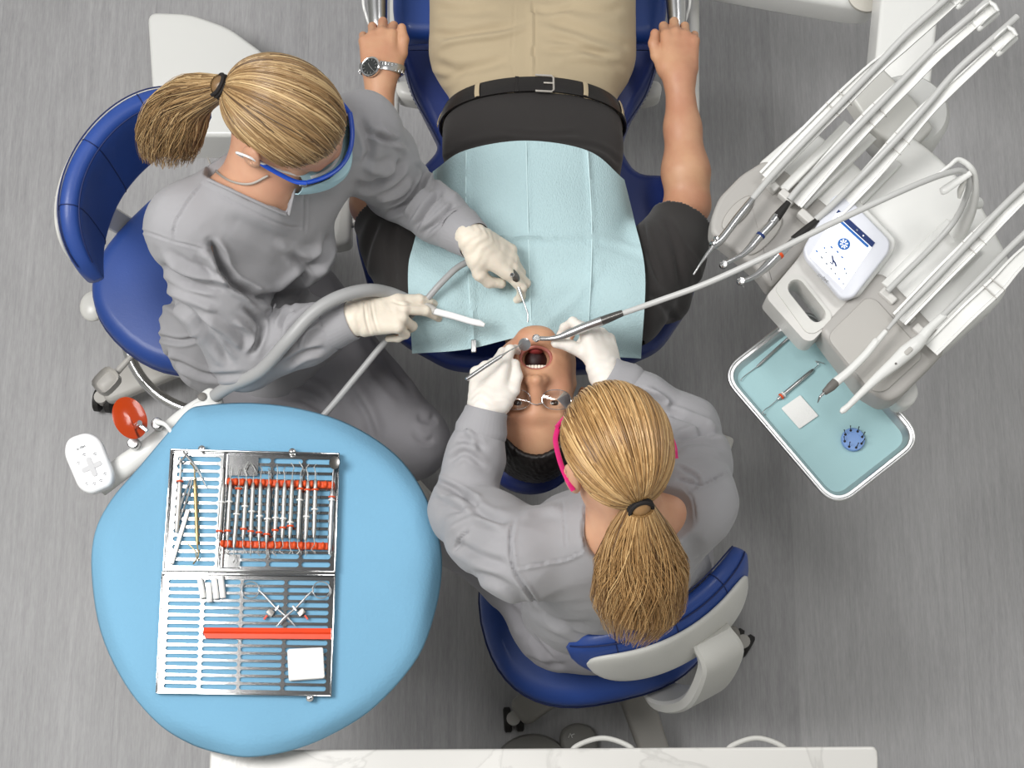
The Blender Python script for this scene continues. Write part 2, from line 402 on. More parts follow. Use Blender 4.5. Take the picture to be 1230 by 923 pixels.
# ------------------------------------------------------------------ materials
WHITE = mat('white_plastic', (222, 222, 219), .3, coat=.2, bump=(60, .02))
WHITE2 = mat('off_white_plastic', (204, 203, 198), .35, coat=.1, bump=(60, .02))
GREYP = mat('warm_grey_plastic', (178, 175, 170), .45, bump=(300, .03))
DGREYP = mat('dark_grey_plastic', (104, 101, 97), .5, bump=(300, .03))
BLACKP = mat('black_rubber', (34, 32, 31), .55, bump=(200, .05))
CHROME = mat('polished_chrome', (215, 215, 215), .16, 1.0)
STEEL = mat('brushed_steel', (190, 190, 190), .28, 1.0, bump=(400, .04, (1, .1, 1)))
DSTEEL = mat('dark_steel', (120, 118, 115), .3, 1.0, bump=(200, .04))
BLUE = mat('blue_upholstery', (36, 68, 140), .46, bump=(220, .10), var=(6, .06), coat=.1)
NAVY = mat('navy_upholstery', (22, 38, 96), .4, bump=(220, .10), coat=.05)
SEAM = mat('blue_seam', (14, 32, 84), .6, bump=(200, .05))
STITCH = mat('pale_stitch', (120, 120, 130), .8, bump=(200, .05))
SCRUB = mat('grey_scrub_cloth', (152, 151, 154), .85, bump=(900, .12), var=(3, .03), sheen=.1)
SCRUBP = mat('grey_scrub_trouser_cloth', (142, 140, 144), .88, bump=(900, .12), var=(3, .03), sheen=.05)
GLOVE = mat('latex_glove', (222, 212, 196), .5, bump=(90, .35, (1, 1, 1)), var=(20, .05), sss=.1)
GLOVEW = mat('white_latex_glove', (226, 220, 212), .5, bump=(90, .30, (1, 1, 1)), var=(20, .04), sss=.1)
SKIN = mat('skin_patient', (192, 148, 116), .5, bump=(260, .12), var=(14, .06, (184, 132, 104)), sss=.08)
SKINF = mat('skin_assistant', (200, 156, 128), .5, bump=(260, .06), var=(14, .05, (194, 144, 118)), sss=.12)
SKIND = mat('skin_dentist', (206, 160, 130), .5, bump=(260, .06), var=(14, .05, (200, 150, 122)), sss=.12)
LIP = mat('lip', (172, 102, 90), .4, bump=(200, .1)); MOUTHM = mat('mouth_inside', (44, 10, 10), .5, bump=(100, .1)); TOOTH = mat('tooth', (232, 222, 206), .25, bump=(50, .02))
EYEW = mat('eye_white', (214, 206, 200), .15, bump=(20, .01)); IRIS = mat('brown_iris', (52, 34, 24), .15, bump=(20, .01))
BLACKHAIR = mat('black_hair', (22, 17, 16), .45, bump=(150, .4)); STUBBLE = mat('eyebrow_hair', (38, 26, 22), .7, bump=(150, .3))
SHIRT = mat('black_polo_cloth', (42, 39, 38), .9, bump=(700, .25), var=(4, .06), sheen=.15)
KHAKI = mat('khaki_cloth', (172, 156, 128), .88, bump=(700, .15), var=(4, .03), sheen=.1)
KHAKID = mat('khaki_seam', (140, 124, 98), .9, bump=(500, .1))
LEATHER = mat('black_leather', (30, 27, 26), .35, bump=(160, .15))
BIBM = mat('pale_blue_bib_paper', (174, 199, 203), .9, bump=(420, .9, (1, .45, 1)), var=(5, .02))
BIBW = mat('bib_fold_line', (194, 218, 221), .9, bump=(420, .3))
COVER = mat('blue_table_cover', (116, 166, 196), .85, bump=(160, .35), var=(3, .04))
PAPER = mat('tray_paper', (160, 194, 198), .9, bump=(200, .1))
GAUZE = mat('gauze', (226, 226, 224), .9, bump=(300, .4))
COTTON = mat('cotton', (236, 236, 234), .95, bump=(200, .3))
ORANGE = mat('orange_silicone', (214, 78, 28), .5, bump=(80, .2)); RED = mat('red_orange_plastic', (226, 66, 24), .4, bump=(100, .08), var=(30, .05))
ORANGET = mat('orange_shield', (178, 62, 22), .1, trans=.0, alpha=.86, bump=(20, .01))
GOLD = mat('brass_wire', (168, 148, 108), .35, .9, bump=(100, .02))
TUBE = mat('grey_tubing', (158, 158, 158), .4, bump=(60, .02)); TUBEL = mat('light_tubing', (190, 190, 188), .35, bump=(60, .02)); TUBED = mat('shadow_grey_tubing', (120, 120, 120), .4, bump=(60, .02))
LENS = mat('clear_lens', (240, 245, 245), .03, trans=1., ior=1.06, bump=(5, .0), coat=.0)
def _lens():
    m = bpy.data.materials.new('clear_spectacle_lens'); m.use_nodes = True; n = m.node_tree.nodes; L = m.node_tree.links; n.clear()
    o = n.new('ShaderNodeOutputMaterial'); mx = n.new('ShaderNodeMixShader'); t = n.new('ShaderNodeBsdfTransparent'); g = n.new('ShaderNodeBsdfGlossy'); f = n.new('ShaderNodeFresnel')
    f.inputs[0].default_value = 1.7; g.inputs['Roughness'].default_value = .02; t.inputs[0].default_value = (.93, .95, .95, 1)
    L.new(f.outputs[0], mx.inputs[0]); L.new(t.outputs[0], mx.inputs[1]); L.new(g.outputs[0], mx.inputs[2]); L.new(mx.outputs[0], o.inputs[0]); return m
CLEAR = _lens()
FRAMEB = mat('blue_goggle_frame', (24, 70, 170), .3, bump=(60, .1)); PINK = mat('pink_glasses_frame', (206, 38, 112), .3, bump=(60, .1))
MASKB = mat('pale_blue_mask', (170, 204, 214), .9, bump=(300, .3)); MASKW = mat('white_mask', (224, 228, 230), .9, bump=(300, .3))
SILVER = mat('silver_chain', (200, 194, 186), .3, .6, bump=(300, .05)); DIAL = mat('watch_dial', (44, 46, 46), .3, bump=(100, .02))
HAIRTIE = mat('black_hair_tie', (26, 22, 22), .8, bump=(200, .3))
def hairmat(name, dark, mid, light, seed=0.):
    m = bpy.data.materials.new(name); m.use_nodes = True; n = m.node_tree.nodes; L = m.node_tree.links; b = n['Principled BSDF']
    a = n.new('ShaderNodeAttribute'); a.attribute_name = 'rnd'; r = n.new('ShaderNodeValToRGB'); e = r.color_ramp.elements
    e[0].color = lin(dark); e[0].position = 0; e[1].color = lin(light); e[1].position = 1; x = e.new(.45); x.color = lin(mid)
    L.new(a.outputs['Fac'], r.inputs[0]); L.new(r.outputs[0], b.inputs['Base Color']); b.inputs['Roughness'].default_value = .38; b.inputs['Specular IOR Level'].default_value = .6; return m
HAIRA = hairmat('dark_blonde_hair', (80, 58, 38), (146, 114, 74), (208, 180, 134)); HAIRD = hairmat('honey_blonde_hair', (98, 68, 40), (172, 132, 82), (226, 190, 136))
def floormat():
    m = bpy.data.materials.new('grey_wood_grain_vinyl'); m.use_nodes = True; n = m.node_tree.nodes; L = m.node_tree.links; b = n['Principled BSDF']
    tc = n.new('ShaderNodeTexCoord'); sp = n.new('ShaderNodeSeparateXYZ'); L.new(tc.outputs['Object'], sp.inputs[0])
    def mth(op, a, b_=None, clamp=False):
        x = n.new('ShaderNodeMath'); x.operation = op; x.use_clamp = clamp
        for i, v in enumerate((a, b_)):
            if v is None: continue
            if isinstance(v, (int, float)): x.inputs[i].default_value = v
            else: L.new(v, x.inputs[i])
        return x.outputs[0]
    pw = .40; xs = mth('DIVIDE', mth('ADD', sp.outputs[0], .13), pw); row = mth('FLOOR', xs); fx = mth('FRACT', xs)
    wh = n.new('ShaderNodeTexWhiteNoise'); wh.noise_dimensions = '1D'; L.new(row, wh.inputs['W'])
    def noise(scale, st, det=4, off=None):
        mp = n.new('ShaderNodeMapping'); mp.inputs['Scale'].default_value = st; t = n.new('ShaderNodeTexNoise'); t.inputs['Scale'].default_value = scale; t.inputs['Detail'].default_value = det; t.inputs['Roughness'].default_value = .65
        cb = n.new('ShaderNodeCombineXYZ'); L.new(sp.outputs[0], cb.inputs[0]); L.new(mth('ADD', sp.outputs[1], mth('MULTIPLY', wh.outputs[0], 7.)), cb.inputs[1])
        L.new(cb.outputs[0], mp.inputs[0]); L.new(mp.outputs[0], t.inputs[0]); return t.outputs[0]
    g1 = noise(14, (6, .35, 1)); g2 = noise(60, (5, .5, 1)); g3 = noise(3, (2, .4, 1), 2)
    v = mth('ADD', mth('MULTIPLY', mth('SUBTRACT', g1, .5), .55), mth('MULTIPLY', mth('SUBTRACT', g2, .5), .5))
    v = mth('ADD', v, mth('MULTIPLY', mth('SUBTRACT', g3, .5), .25)); v = mth('ADD', v, mth('MULTIPLY', mth('SUBTRACT', wh.outputs[0], .5), .22))
    seam = mth('LESS_THAN', fx, .006); v = mth('SUBTRACT', v, mth('MULTIPLY', seam, .10)); v = mth('ADD', v, .5)
    r = n.new('ShaderNodeValToRGB'); e = r.color_ramp.elements; e[0].position = .0; e[0].color = lin((122, 121, 123)); e[1].position = 1; e[1].color = lin((196, 195, 196))
    L.new(v, r.inputs[0]); L.new(r.outputs[0], b.inputs['Base Color']); b.inputs['Roughness'].default_value = .5
    bp = n.new('ShaderNodeBump'); bp.inputs['Strength'].default_value = .08; bp.inputs['Distance'].default_value = .002; L.new(v, bp.inputs['Height']); L.new(bp.outputs[0], b.inputs['Normal']); return m
def stonemat():
    m = bpy.data.materials.new('speckled_white_stone'); m.use_nodes = True; n = m.node_tree.nodes; L = m.node_tree.links; b = n['Principled BSDF']
    tc = n.new('ShaderNodeTexCoord'); t = n.new('ShaderNodeTexNoise'); t.inputs['Scale'].default_value = 6; t.inputs['Detail'].default_value = 8; t.inputs['Distortion'].default_value = 1.2
    L.new(tc.outputs['Object'], t.inputs[0]); r = n.new('ShaderNodeValToRGB'); e = r.color_ramp.elements
    e[0].position = .47; e[0].color = lin((202, 200, 196)); e[1].position = .53; e[1].color = lin((206, 204, 200)); x = e.new(.5); x.color = lin((190, 188, 184))
    L.new(t.outputs[0], r.inputs[0]); L.new(r.outputs[0], b.inputs['Base Color']); b.inputs['Roughness'].default_value = .3; return m
FLOORM = floormat(); STONE = stonemat()

# ------------------------------------------------------------------ setting
g = G(); g.slab([(-2.4, -.67, -.03), (2.4, -.67, -.03), (2.4, 3.55, -.03), (-2.4, 3.55, -.03)], (0, 0, .03)); g.build('floor', FLOORM, kind='structure', loc=(0, 0, 0))
WALLM = mat('painted_wall', (206, 206, 202), .8, bump=(60, .05))
for nm, c_, s_ in (('wall_left', (-2.35, 1.5, 1.35), (.1, 4.5, 2.7)), ('wall_right', (2.35, 1.5, 1.35), (.1, 4.5, 2.7)), ('wall_back', (0, 3.5, 1.35), (4.6, .1, 2.7)), ('wall_front', (0, -.62, 1.35), (4.6, .1, 2.7))):
    g = G(); g.box(c_, s_); g.build(nm, WALLM, kind='structure', loc=(c_[0], c_[1], 0))
# ------------------------------------------------------------------ people: shared builders
def headframe(c, Y, Z, s=1.):
    Y = nrm(Y); Z = nrm(np.array(Z, float) - Y * (np.array(Z, float) @ Y)); X = np.cross(Y, Z); return (np.asarray(c, float), np.array([X, Y, Z]), s)
def loc(M, p): return M[0] + (np.asarray(p, float) * M[2]) @ M[1]
def head(S, M, male=True, openmouth=0.):
    old = S.M; S.M = M; o = openmouth; w = 1. if male else .95
    S.ell((0, -.014, .035), (.074 * w, .094, .084), k=.02); S.ell((0, .036, .028), (.062 * w, .052, .058), k=.03)
    S.ell((0, .03, -.035), (.057 * w, .056, .062), k=.03)
    for s in (-1, 1):
        S.chain([(s * .056 * w, -.005, -.045), (s * .046 * w, .012, -.075 - o * .5), (s * .018, .062, -.098 - o)], [.014, .015, .013], .03)
        S.ell((s * .038, .064, -.022), (.02, .018, .017), k=.025); S.ell((s * .036, .05, -.06 - o * .5), (.022, .026, .03), k=.03)
    S.ell((0, .068, -.098 - o), (.024, .019, .018), k=.022)
    S.ell((0, .074, -.055), (.032, .02, .022), k=.02)
    S.cap((-.036, .08, .022), (.0, .089, .019), .008, .008, .02); S.cap((.036, .08, .022), (.0, .089, .019), .008, .008, .02)
    for s in (-1, 1): S.ell((s * .031, .1, .002), (.018, .02, .0115), k=.012, op=-1)
    S.chain([(0, .084, .014), (0, .096, -.012), (0, .110, -.034)], [.007, .0085, .0100], .016)
    for s in (-1, 1): S.ell((s * .0120, .097, -.036), (.0078, .010, .0075), k=.010); S.ell((s * .0065, .106, -.0475), (.0038, .006, .004), k=.003, op=-1)
    for s in (-1, 1): S.ell((s * .031, .0745, .002), (.0155, .0135, .0125), k=.006); S.ell((s * .031, .093, .0008), (.0125, .014, .0042), k=.002, op=-1)
    if o:
        S.ell((0, .078, -.068 - o * .5), (.026, .034, .014 + o * .52), k=.008, op=-1)
        pts = [(.026 * math.cos(a), .089 - .012 * abs(math.cos(a)) - .006 * max(0, -math.sin(a)), -.068 - o * .5 + (.015 + o * .55) * math.sin(a)) for a in np.linspace(0, 2 * PI, 13)]
    else:
        S.cap((-.022, .083, -.066), (.0, .092, -.064), .004, .0055, .006); S.cap((.022, .083, -.066), (.0, .092, -.064), .004, .0055, .006)
        S.cap((-.018, .083, -.074), (.018, .083, -.074), .0055, .0055, .008); S.cap((-.02, .095, -.0695), (.02, .095, -.0695), .0015, .0015, .004, op=-1)
    for s in (-1, 1):
        R = [nrm((1, .25 * s, 0)), nrm((0, 1, .2)), (0, -.2, 1)]
        S.ell((s * (.080 if male else .084) * w, -.012, -.006), (.007 if male else .009, .020, .032), R=[nrm((1, -.35 * s, 0)), nrm((.35 * s, 1, .18)), (0, -.18, 1)], k=.008)
        S.ell((s * .086 * w, -.006, -.002), (.005, .010, .018), k=.004, op=-1)
    S.M = old
def eyes(M, parent, look=(0, 1, 0)):
    for s in (-1, 1):
        g = G(); c = loc(M, (s * .031, .0735, .002)); g.ball(c, .0122 * M[2], 20); e = g.build('eye', EYEW, parent)
        d = nrm(nrm(look) @ M[1]); g = G(); x, y, z = frame(d); 
        g.lathe([(r_ * M[2], h_ * M[2]) for r_, h_ in ((.0060, .0100), (.0060, .0114), (.0030, .0127), (.0001, .0130))], c, d, 20); g.build('iris', IRIS, e)
def hair_head(M, tie, loop, parent, m, N=900, lift=.03, seed=1, cen=(0, -.012, .036), rad=(.083, .104, .092), W=.0011):
    r = np.random.default_rng(seed); g = G(); cen = np.array(cen); rad = np.array(rad)
    lp = catmull(loop, 10, closed=True); lp /= np.linalg.norm(lp, axis=1)[:, None]
    t = nrm(tie)
    def path(s, n, rr, wob=None, u0=0.):
        u = np.linspace(u0, 1, n); c = .15 + 1.25 * max(0, s[1] + .35) * (1 - .55 * abs(s[0])); mdl = nrm((s + t) * .5 + np.array([s[0] * .5, -.15, 1.]) * c)
        d = ((1 - u) ** 2)[:, None] * s + (2 * u * (1 - u))[:, None] * mdl * 1.25 + (u * u)[:, None] * t; k = rr + lift * np.sin(u * PI) - .02 * (u > .93)
        if wob is not None: d = d + np.sin(u * PI)[:, None] * wob + (np.sin(u * 9 + wob[0] * 500) * .006)[:, None] * np.array([1, .5, .5])
        d /= np.linalg.norm(d, axis=1)[:, None]; return loc(M, cen + d * rad * k[:, None])
    grid = np.array([path(q, 22, .985) for q in np.concatenate([lp, lp[:1]])]); g.surf(grid, .0); g.A[-1][:] = .30; g.ball(loc(M, cen + t * rad * 1.05), .019 * M[2], 12); g.A[-1][:] = .22
    for i in range(N):
        q = nrm(lp[r.integers(len(lp))] + r.normal(size=3) * .025); d0 = r.uniform(0, .12) if r.random() < .55 else r.uniform(0, .75)
        p = path(q, 16, 1.0 + r.uniform(-.012, .03), r.normal(size=3) * .05, d0); ww = W * M[2] * r.uniform(.6, 1.5)
        wd = ww * np.sin(np.linspace(.12, .9, 16) * PI) ** .4; g.tube(p, wd, 4, caps=False, a=float(np.clip(r.normal(.5, .22), 0, 1)))
    return g
def ponytail(g, pts, rad, N, seed, W=.0012, frizz=.006):
    r = np.random.default_rng(seed); p = catmull(pts, 8); n = len(p); rr = np.interp(np.linspace(0, 1, n), np.linspace(0, 1, len(rad)), rad)
    t = np.gradient(p, axis=0); t /= np.linalg.norm(t, axis=1)[:, None]; x, y, _ = frame(t[0], (0, 0, 1)); X = []; Y = []
    for i in range(n): x = nrm(x - t[i] * (x @ t[i])); X.append(x); Y.append(np.cross(t[i], x))
    X = np.array(X); Y = np.array(Y)
    V = []
    for k in range(24): a = k * 2 * PI / 24; V.append(p + (X * math.cos(a) + Y * math.sin(a)) * (rr * .8 * np.linspace(1, .55, n))[:, None] * np.array([1.]))
    g.surf(np.array(V + [V[0]])[:, :int(n * .88)], 0); g.A[-1][:] = .25
    for i in range(N):
        a = r.uniform(0, 2 * PI); q = math.sqrt(r.uniform(.25, 1)); ph = r.uniform(0, 6); L = int(n * r.uniform(.72, 1.0)); s = np.linspace(0, 1, n)
        a_ = a + .35 * np.sin(s * 3 + ph); o = (X * np.cos(a_)[:, None] + Y * np.sin(a_)[:, None]) * (rr * q)[:, None]
        o += (X * np.sin(s * 11 + ph)[:, None] + Y * np.cos(s * 8 + ph * 2)[:, None]) * (frizz * s)[:, None] * r.uniform(.2, 1)
        c = (p + o)[:L]; c = c[:: 2] if len(c) > 14 else c
        g.tube(c, W * r.uniform(.6, 1.4) * np.linspace(1, .35, len(c)), 4, caps=False, a=float(np.clip(r.normal(.5, .25), 0, 1)))
def torso(S, pel, neck, shL, shR, fwd, g=0., hip=.165, waist=.128, chest=.15, bust=0., depth=1., shr=.055):
    """ellipsoids from pelvis to neck; fwd: the way the chest faces"""
    pel, neck, shL, shR = map(lambda q: np.asarray(q, float), (pel, neck, shL, shR)); ax = nrm(neck - pel); X = nrm(shR - shL); X = nrm(X - ax * (X @ ax)); Y = np.cross(ax, X)
    if Y @ np.asarray(fwd) < 0: Y = -Y
    R = [X, Y, ax]; L = np.linalg.norm(neck - pel)
    S.ell(pel + ax * .0, (hip + g, .115 * depth + g, .13 + g), R, k=.05)
    S.ell(pel + ax * L * .32, (waist + g, .10 * depth + g, .14 + g), R, k=.06)
    S.ell(pel + ax * L * .62, (chest + g, .108 * depth + g, .15 + g), R, k=.06)
    S.ell(pel + ax * L * .82, (chest * .95 + g, .088 * depth + g, .10 + g), R, k=.05)
    if bust:
        for s in (-1, 1): S.ell(pel + ax * L * .60 + X * s * .068 + Y * .07 * depth, (.062 + g, .055 + g, .062 + g), R, k=.035)
    for sh in (shL, shR):
        S.cap(neck - ax * .03, sh, .05 + g, shr + g * .8, .05); S.cap(pel + ax * L * .62, sh, .08 + g, shr + g * .8, .05)
    return X, Y, ax
def hit(S, u, v, off=0., z0=1.7, z1=.0, back=None):
    """surface point of S seen at photo point (u, v)"""
    u = np.atleast_1d(np.asarray(u, float)); v = np.atleast_1d(np.asarray(v, float)); A = np.array([P(a, b, z0) for a, b in zip(u, v)]); B_ = np.array([P(a, b, z1) for a, b in zip(u, v)])
    L = np.linalg.norm(B_ - A, axis=1); D = (B_ - A) / L[:, None]; t = np.zeros(len(u))
    for _ in range(60):
        d = S.ev(A + D * t[:, None]) - off; t = np.where(t < L, t + np.clip(d * .9, -.01, 1), t)
    r = A + D * np.minimum(t, L)[:, None]; return r if len(r) > 1 else r[0]
def onsurf(S, pts, off=.002, n=6, **k):
    q = catmull(np.array(pts, float), n) if len(pts) > 2 else catmull(np.array(pts, float), 10); return hit(S, q[:, 0], q[:, 1], off, **k)
def coons(top, bot, left, right, n, m):
    """px edges -> (n, m, 2); top/bot run left to right, left/right run top to bottom"""
    def rs(e, k):
        e = np.array(e, float); e = catmull(e, 8) if len(e) > 2 else e; d = np.r_[0, np.cumsum(np.linalg.norm(np.diff(e, axis=0), axis=1))]; t = np.linspace(0, d[-1], k); return np.stack([np.interp(t, d, e[:, a]) for a in (0, 1)], 1)
    T, B_, L, R = rs(top, m), rs(bot, m), rs(left, n), rs(right, n); s = np.linspace(0, 1, n)[:, None, None]; t = np.linspace(0, 1, m)[None, :, None]
    return (1 - s) * T[None] + s * B_[None] + (1 - t) * L[:, None] + t * R[:, None] - ((1 - s) * (1 - t) * T[0] + (1 - s) * t * T[-1] + s * (1 - t) * B_[0] + s * t * B_[-1])
def blurz(Z, it):
    for _ in range(it):
        Zp = np.pad(Z, 1, mode='edge'); Z = (Zp[:-2, 1:-1] + Zp[2:, 1:-1] + Zp[1:-1, :-2] + Zp[1:-1, 2:] + 4 * Z) / 8
    return Z
def wrapband(S, o, ax, pts_r, half, off=.003, n=72, up=(0, 0, 1), tilt=None, rmax=.45):
    """closed band around axis ax at o, resting on S; returns (5, n+1, 3) grid"""
    x, y, z = frame(ax, up); rows = []
    for h in np.linspace(-half, half, 5):
        an = np.linspace(0, 2 * PI, n + 1); D = np.cos(an)[:, None] * x + np.sin(an)[:, None] * y; c = np.asarray(o) + z * h; t = np.full(n + 1, rmax)
        for _ in range(40):
            d = S.ev(c + D * t[:, None]) - off - (.0012 if abs(h) < half * .9 else 0); t = np.clip(t - np.clip(d, -.01, .2) * .8, .005, rmax)
        rows.append(c + D * t[:, None])
    return np.array(rows)

# ------------------------------------------------------------------ the patient
pt = thing('person', 'patient lying back in the dental chair in black polo and khaki trousers, mouth open', 'person', P(640, 300, .74))
pel = P(640, 66, .81); nk = P(640, 388, .85); sR = P(530, 368, .86); sL = P(752, 368, .86)
elR = P(448, 246, .80); wrR = P(457, 92, .845); elL = P(826, 246, .80); wrL = P(816, 92, .845)
MP = headframe(P(643, 490, .905), (0, -.14, .97), (0, -.97, -.14), 1.10)
def ptorso(S, g=0.):
    torso(S, pel, nk, sL, sR, (0, 0, 1), g=g, hip=.185, waist=.168, chest=.178, depth=1.0, shr=.062)
    S.ell(P(640, 170, .85), (.165 + g, .17 + g, .095 + g), k=.06)
    for s in (-1, 1):
        S.cap(P(640 + s * 62, 60, .82), P(640 + s * 78, -150, .86), .098 + g, .085 + g, .05)
def plegs(S, g=0.):
    for s in (-1, 1):
        k0 = P(640 + s * 78, -150, .86); k1 = k0 + [s * .01, .30, -.03]; S.cap(P(640 + s * 78, -150, .86), k0 + [0, .04, 0], .085 + g, .075 + g, .04); S.cap(k0 + [0, .04, 0], k1, .066 + g, .045 + g, .05)
B = SDF(); ptorso(B, -.006); plegs(B, -.008); head(B, MP, True, .013)
B.cap(loc(MP, (0, -.028, -.05)), nk + [0, .02, 0], .050, .058, .02)
B.chain([sR, P(480, 300, .84), elR], [.055, .05, .043], .03); B.chain([sL, P(795, 300, .84), elL], [.055, .05, .043], .03)
for e, w_ in ((elR, wrR), (elL, wrL)):
    B.cap(e, e * .75 + w_ * .25 + [0, 0, .004], .043, .046, .02); B.chain([e * .75 + w_ * .25 + [0, 0, .004], e * .4 + w_ * .6, w_], [.046, .035, .0275], .02)
gr = [(42, 62, 50), (38, 64, 50), (40, 64, 50), (46, 60, 50)]
th = [(.026, .018, -.004), (.045, .05, -.008), (.052, .078, -.004), (.050, .104, -.004)]
hR = hand(B, wrR, P(452, 20, .85) - wrR, (-.05, .05, 1), 1, gr, thumb=th, size=1.0, fat=1.02)
hL = hand(B, wrL, P(818, 20, .85) - wrL, (.05, .05, 1), -1, gr, thumb=[(.026, .018, -.004), (.046, .046, -.008), (.054, .072, -.006), (.052, .094, -.006)], size=1.0, fat=1.02)
def headonly(V, Q): return V
body_part('body', B, .0026, SKIN, pt, sm=1)
eyes(MP, pt, (0, 1, -.1))
# mouth: lips, teeth, tongue
o = .013; g = G()
ring = [(.0262 * math.cos(a), .0865 - .010 * abs(math.cos(a)) - .010 * max(0, -math.sin(a)), -.068 - o * .5 + (.0145 + o * .53) * math.sin(a)) for a in np.linspace(0, 2 * PI, 28, endpoint=False)]
g.tube([loc(MP, q) for q in ring], [.0032 + .0014 * abs(math.sin(a)) for a in np.linspace(0, 2 * PI, 28, endpoint=False)], 10, closed=True); g.build('lips', LIP, pt)
g = G(); g.ball(loc(MP, (0, .050, -.076)), (.022, .026, .017), 20); mo = g.build('mouth', MOUTHM, pt)
for k in range(-3, 4):
    g = G(); a = k * .25; g.box(loc(MP, (.022 * math.sin(a), .062 + .018 * math.cos(a), -.0595)), (.0056, .0045, .009), axes=MP[1], bev=.0015); g.build('tooth', TOOTH, mo)
g = G(); g.ball(loc(MP, (0, .052, -.090)), (.015, .024, .008), 16, axes=MP[1]); g.build('tongue', mat('tongue', (150, 62, 62), .4, bump=(200, .2)), mo)
# eyebrows
for s in (-1, 1):
    g = G(); r_ = np.random.default_rng(5 + s)
    for k in range(150):
        t = r_.uniform(0, 1); c = loc(MP, (s * (.014 + .036 * t), .0915 - .018 * t * t, .021 + .006 * math.sin(t * PI) - .003 * t + r_.uniform(-.002, .002))); d = (np.array([s * .007, -.001, .002 * (1 - 2 * t)])) @ MP[1]; g.tube([c - d / 2, c + d / 2], [.0009, .0004], 3)
    g.build('eyebrow', STUBBLE, pt)
# hair
Hh = SDF(MP); Hh.ell((0, -.016, .038), (.081, .101, .092), k=.01); Hh.ell((0, .03, .058), (.07, .056, .050), k=.02)
Hh.ell((0, .16, -.05), (.30, .118, .158), k=.012, op=-1); Hh.ell((0, .1, .0), (.066, .08, .092), k=.012, op=-1); Hh.box((0, -.02, -.12), (.2, .2, .075), k=.01, op=-1)
def hp(V, Q):
    q = (V - MP[0]) @ MP[1].T; n = vnormals(V, Q); return V + n * (.0022 * waves(q * [2.2, 1, .6], 190, 3, 10, True) + .003 * waves(q, 60, 4))[:, None]
body_part('hair', Hh, .0022, BLACKHAIR, pt, post=hp)
# clothes
SH = SDF(); ptorso(SH, .004); shirtR = [sR, P(483, 302, .845), P(462, 262, .815)]; shirtL = [sL, P(800, 308, .845), P(818, 268, .82)]
for c in (shirtR, shirtL): SH.chain(c, [.075, .073, .066], .03)
SH.cap(P(508, 330, .80), P(480, 360, .80), .06, .05, .03); SH.cap(P(772, 330, .80), P(800, 360, .80), .06, .05, .03)
TR = SDF(); ptorso(TR, .002); plegs(TR, .010)
waistn = nrm([0, 1, -.20]); waistc = P(640, 164, .80)
def shirt_post(V, Q):
    V = V + vnormals(V, Q) * (.0035 * waves(V, 26, 5, 6, True))[:, None]
    V = creases(V, Q, [([(770, 262), (778, 300), (795, 345)], 4, 6), ([(760, 240), (766, 290), (776, 330)], 3, 4), ([(540, 182), (600, 168), (680, 172)], 4, 2.5), ([(520, 200), (570, 175), (620, 168)], 3, 2), ([(660, 168), (720, 178), (748, 200)], 3, 2.5), ([(820, 290), (838, 320), (842, 350)], 4, 3, 'r'), ([(455, 260), (440, 300), (432, 350)], 5, 6), ([(796, 262), (812, 300), (820, 350)], 5, 6), ([(780, 350), (800, 370), (815, 400)], 5, 5), ([(520, 210), (600, 190), (690, 192)], 4, 3, 'r'), ([(600, 158), (650, 162), (700, 160)], 3, 2.5), ([(480, 250), (470, 300), (475, 350)], 5, 4), ([(530, 155), (522, 190), (512, 220)], 5, 4), ([(750, 150), (756, 180), (752, 210)], 5, 4)])
    U, W = PIX(V); s = (V - waistc) @ waistn; keep = s < .004
    for c, sg in ((shirtR, 1), (shirtL, 1)):
        ax = nrm(c[2] - c[1]); d = (V - c[2]) @ ax; keep &= ~((d > .0) & (np.linalg.norm(V - c[2], axis=1) < .13))
    keep &= ~(((V - (nk + [0, -.045, 0])) @ np.array([0, -1., 0]) > 0))
    return cut(V, Q, keep)
sho = body_part('polo_shirt', SH, .0034, SHIRT, pt, post=shirt_post)
md = sho.modifiers.new('hem', 'SOLIDIFY'); md.thickness = .003; md.offset = -1
for c in (shirtR, shirtL):   # turned sleeve hems
    pass
def tr_post(V, Q):
    V = V + vnormals(V, Q) * (.003 * waves(V, 18, 9, 6, True))[:, None]
    fl = [([(516, 40), (545, 42), (580, 36), (620, 30)], 5, 5), ([(520, 62), (548, 48), (600, 42), (640, 30)], 4, 4, 'r'), ([(516, 72), (545, 84), (580, 80), (612, 70)], 6, 5), ([(512, 92), (535, 95), (560, 86)], 5, 4), ([(640, 12), (665, 14), (690, 8)], 4, 4),
          ([(645, 20), (690, 34), (740, 50), (758, 60)], 6, 5), ([(650, 44), (690, 52), (730, 72), (752, 84)], 5, 4), ([(660, 75), (700, 70), (745, 74)], 5, 4, 'r'), ([(650, 62), (700, 60), (740, 66)], 4, 3),
          ([(638, 0), (641, 30), (640, 60), (641, 94)], 2.2, 4, 's'), ([(618, 0), (616, 40), (614, 75), (620, 96)], 1.2, 1.2), ([(520, 10), (560, 14), (600, 10)], 6, 4), ([(680, 8), (720, 14), (750, 10)], 6, 4),
          ([(519, 88), (528, 110), (538, 128), (545, 134)], 2, 2.5, 's'), ([(757, 88), (750, 115), (743, 136)], 2, 2.5, 's'), ([(630, 98), (640, 96), (642, 90)], 1.5, 1.5)]
    V = creases(V, Q, fl); s = (V - waistc) @ waistn
    return cut(V, Q, (s > -.002) & (V[:, 1] < P(640, -150, .86)[1] + .27))
tro = body_part('trousers', TR, .0034, KHAKI, pt, post=tr_post, inflate=.004)
b = wrapband(TR, waistc + waistn * .014, waistn, None, .0165, off=.0055, n=120); g = G(); g.surf(b, .004); bl = g.build('belt', LEATHER, pt)
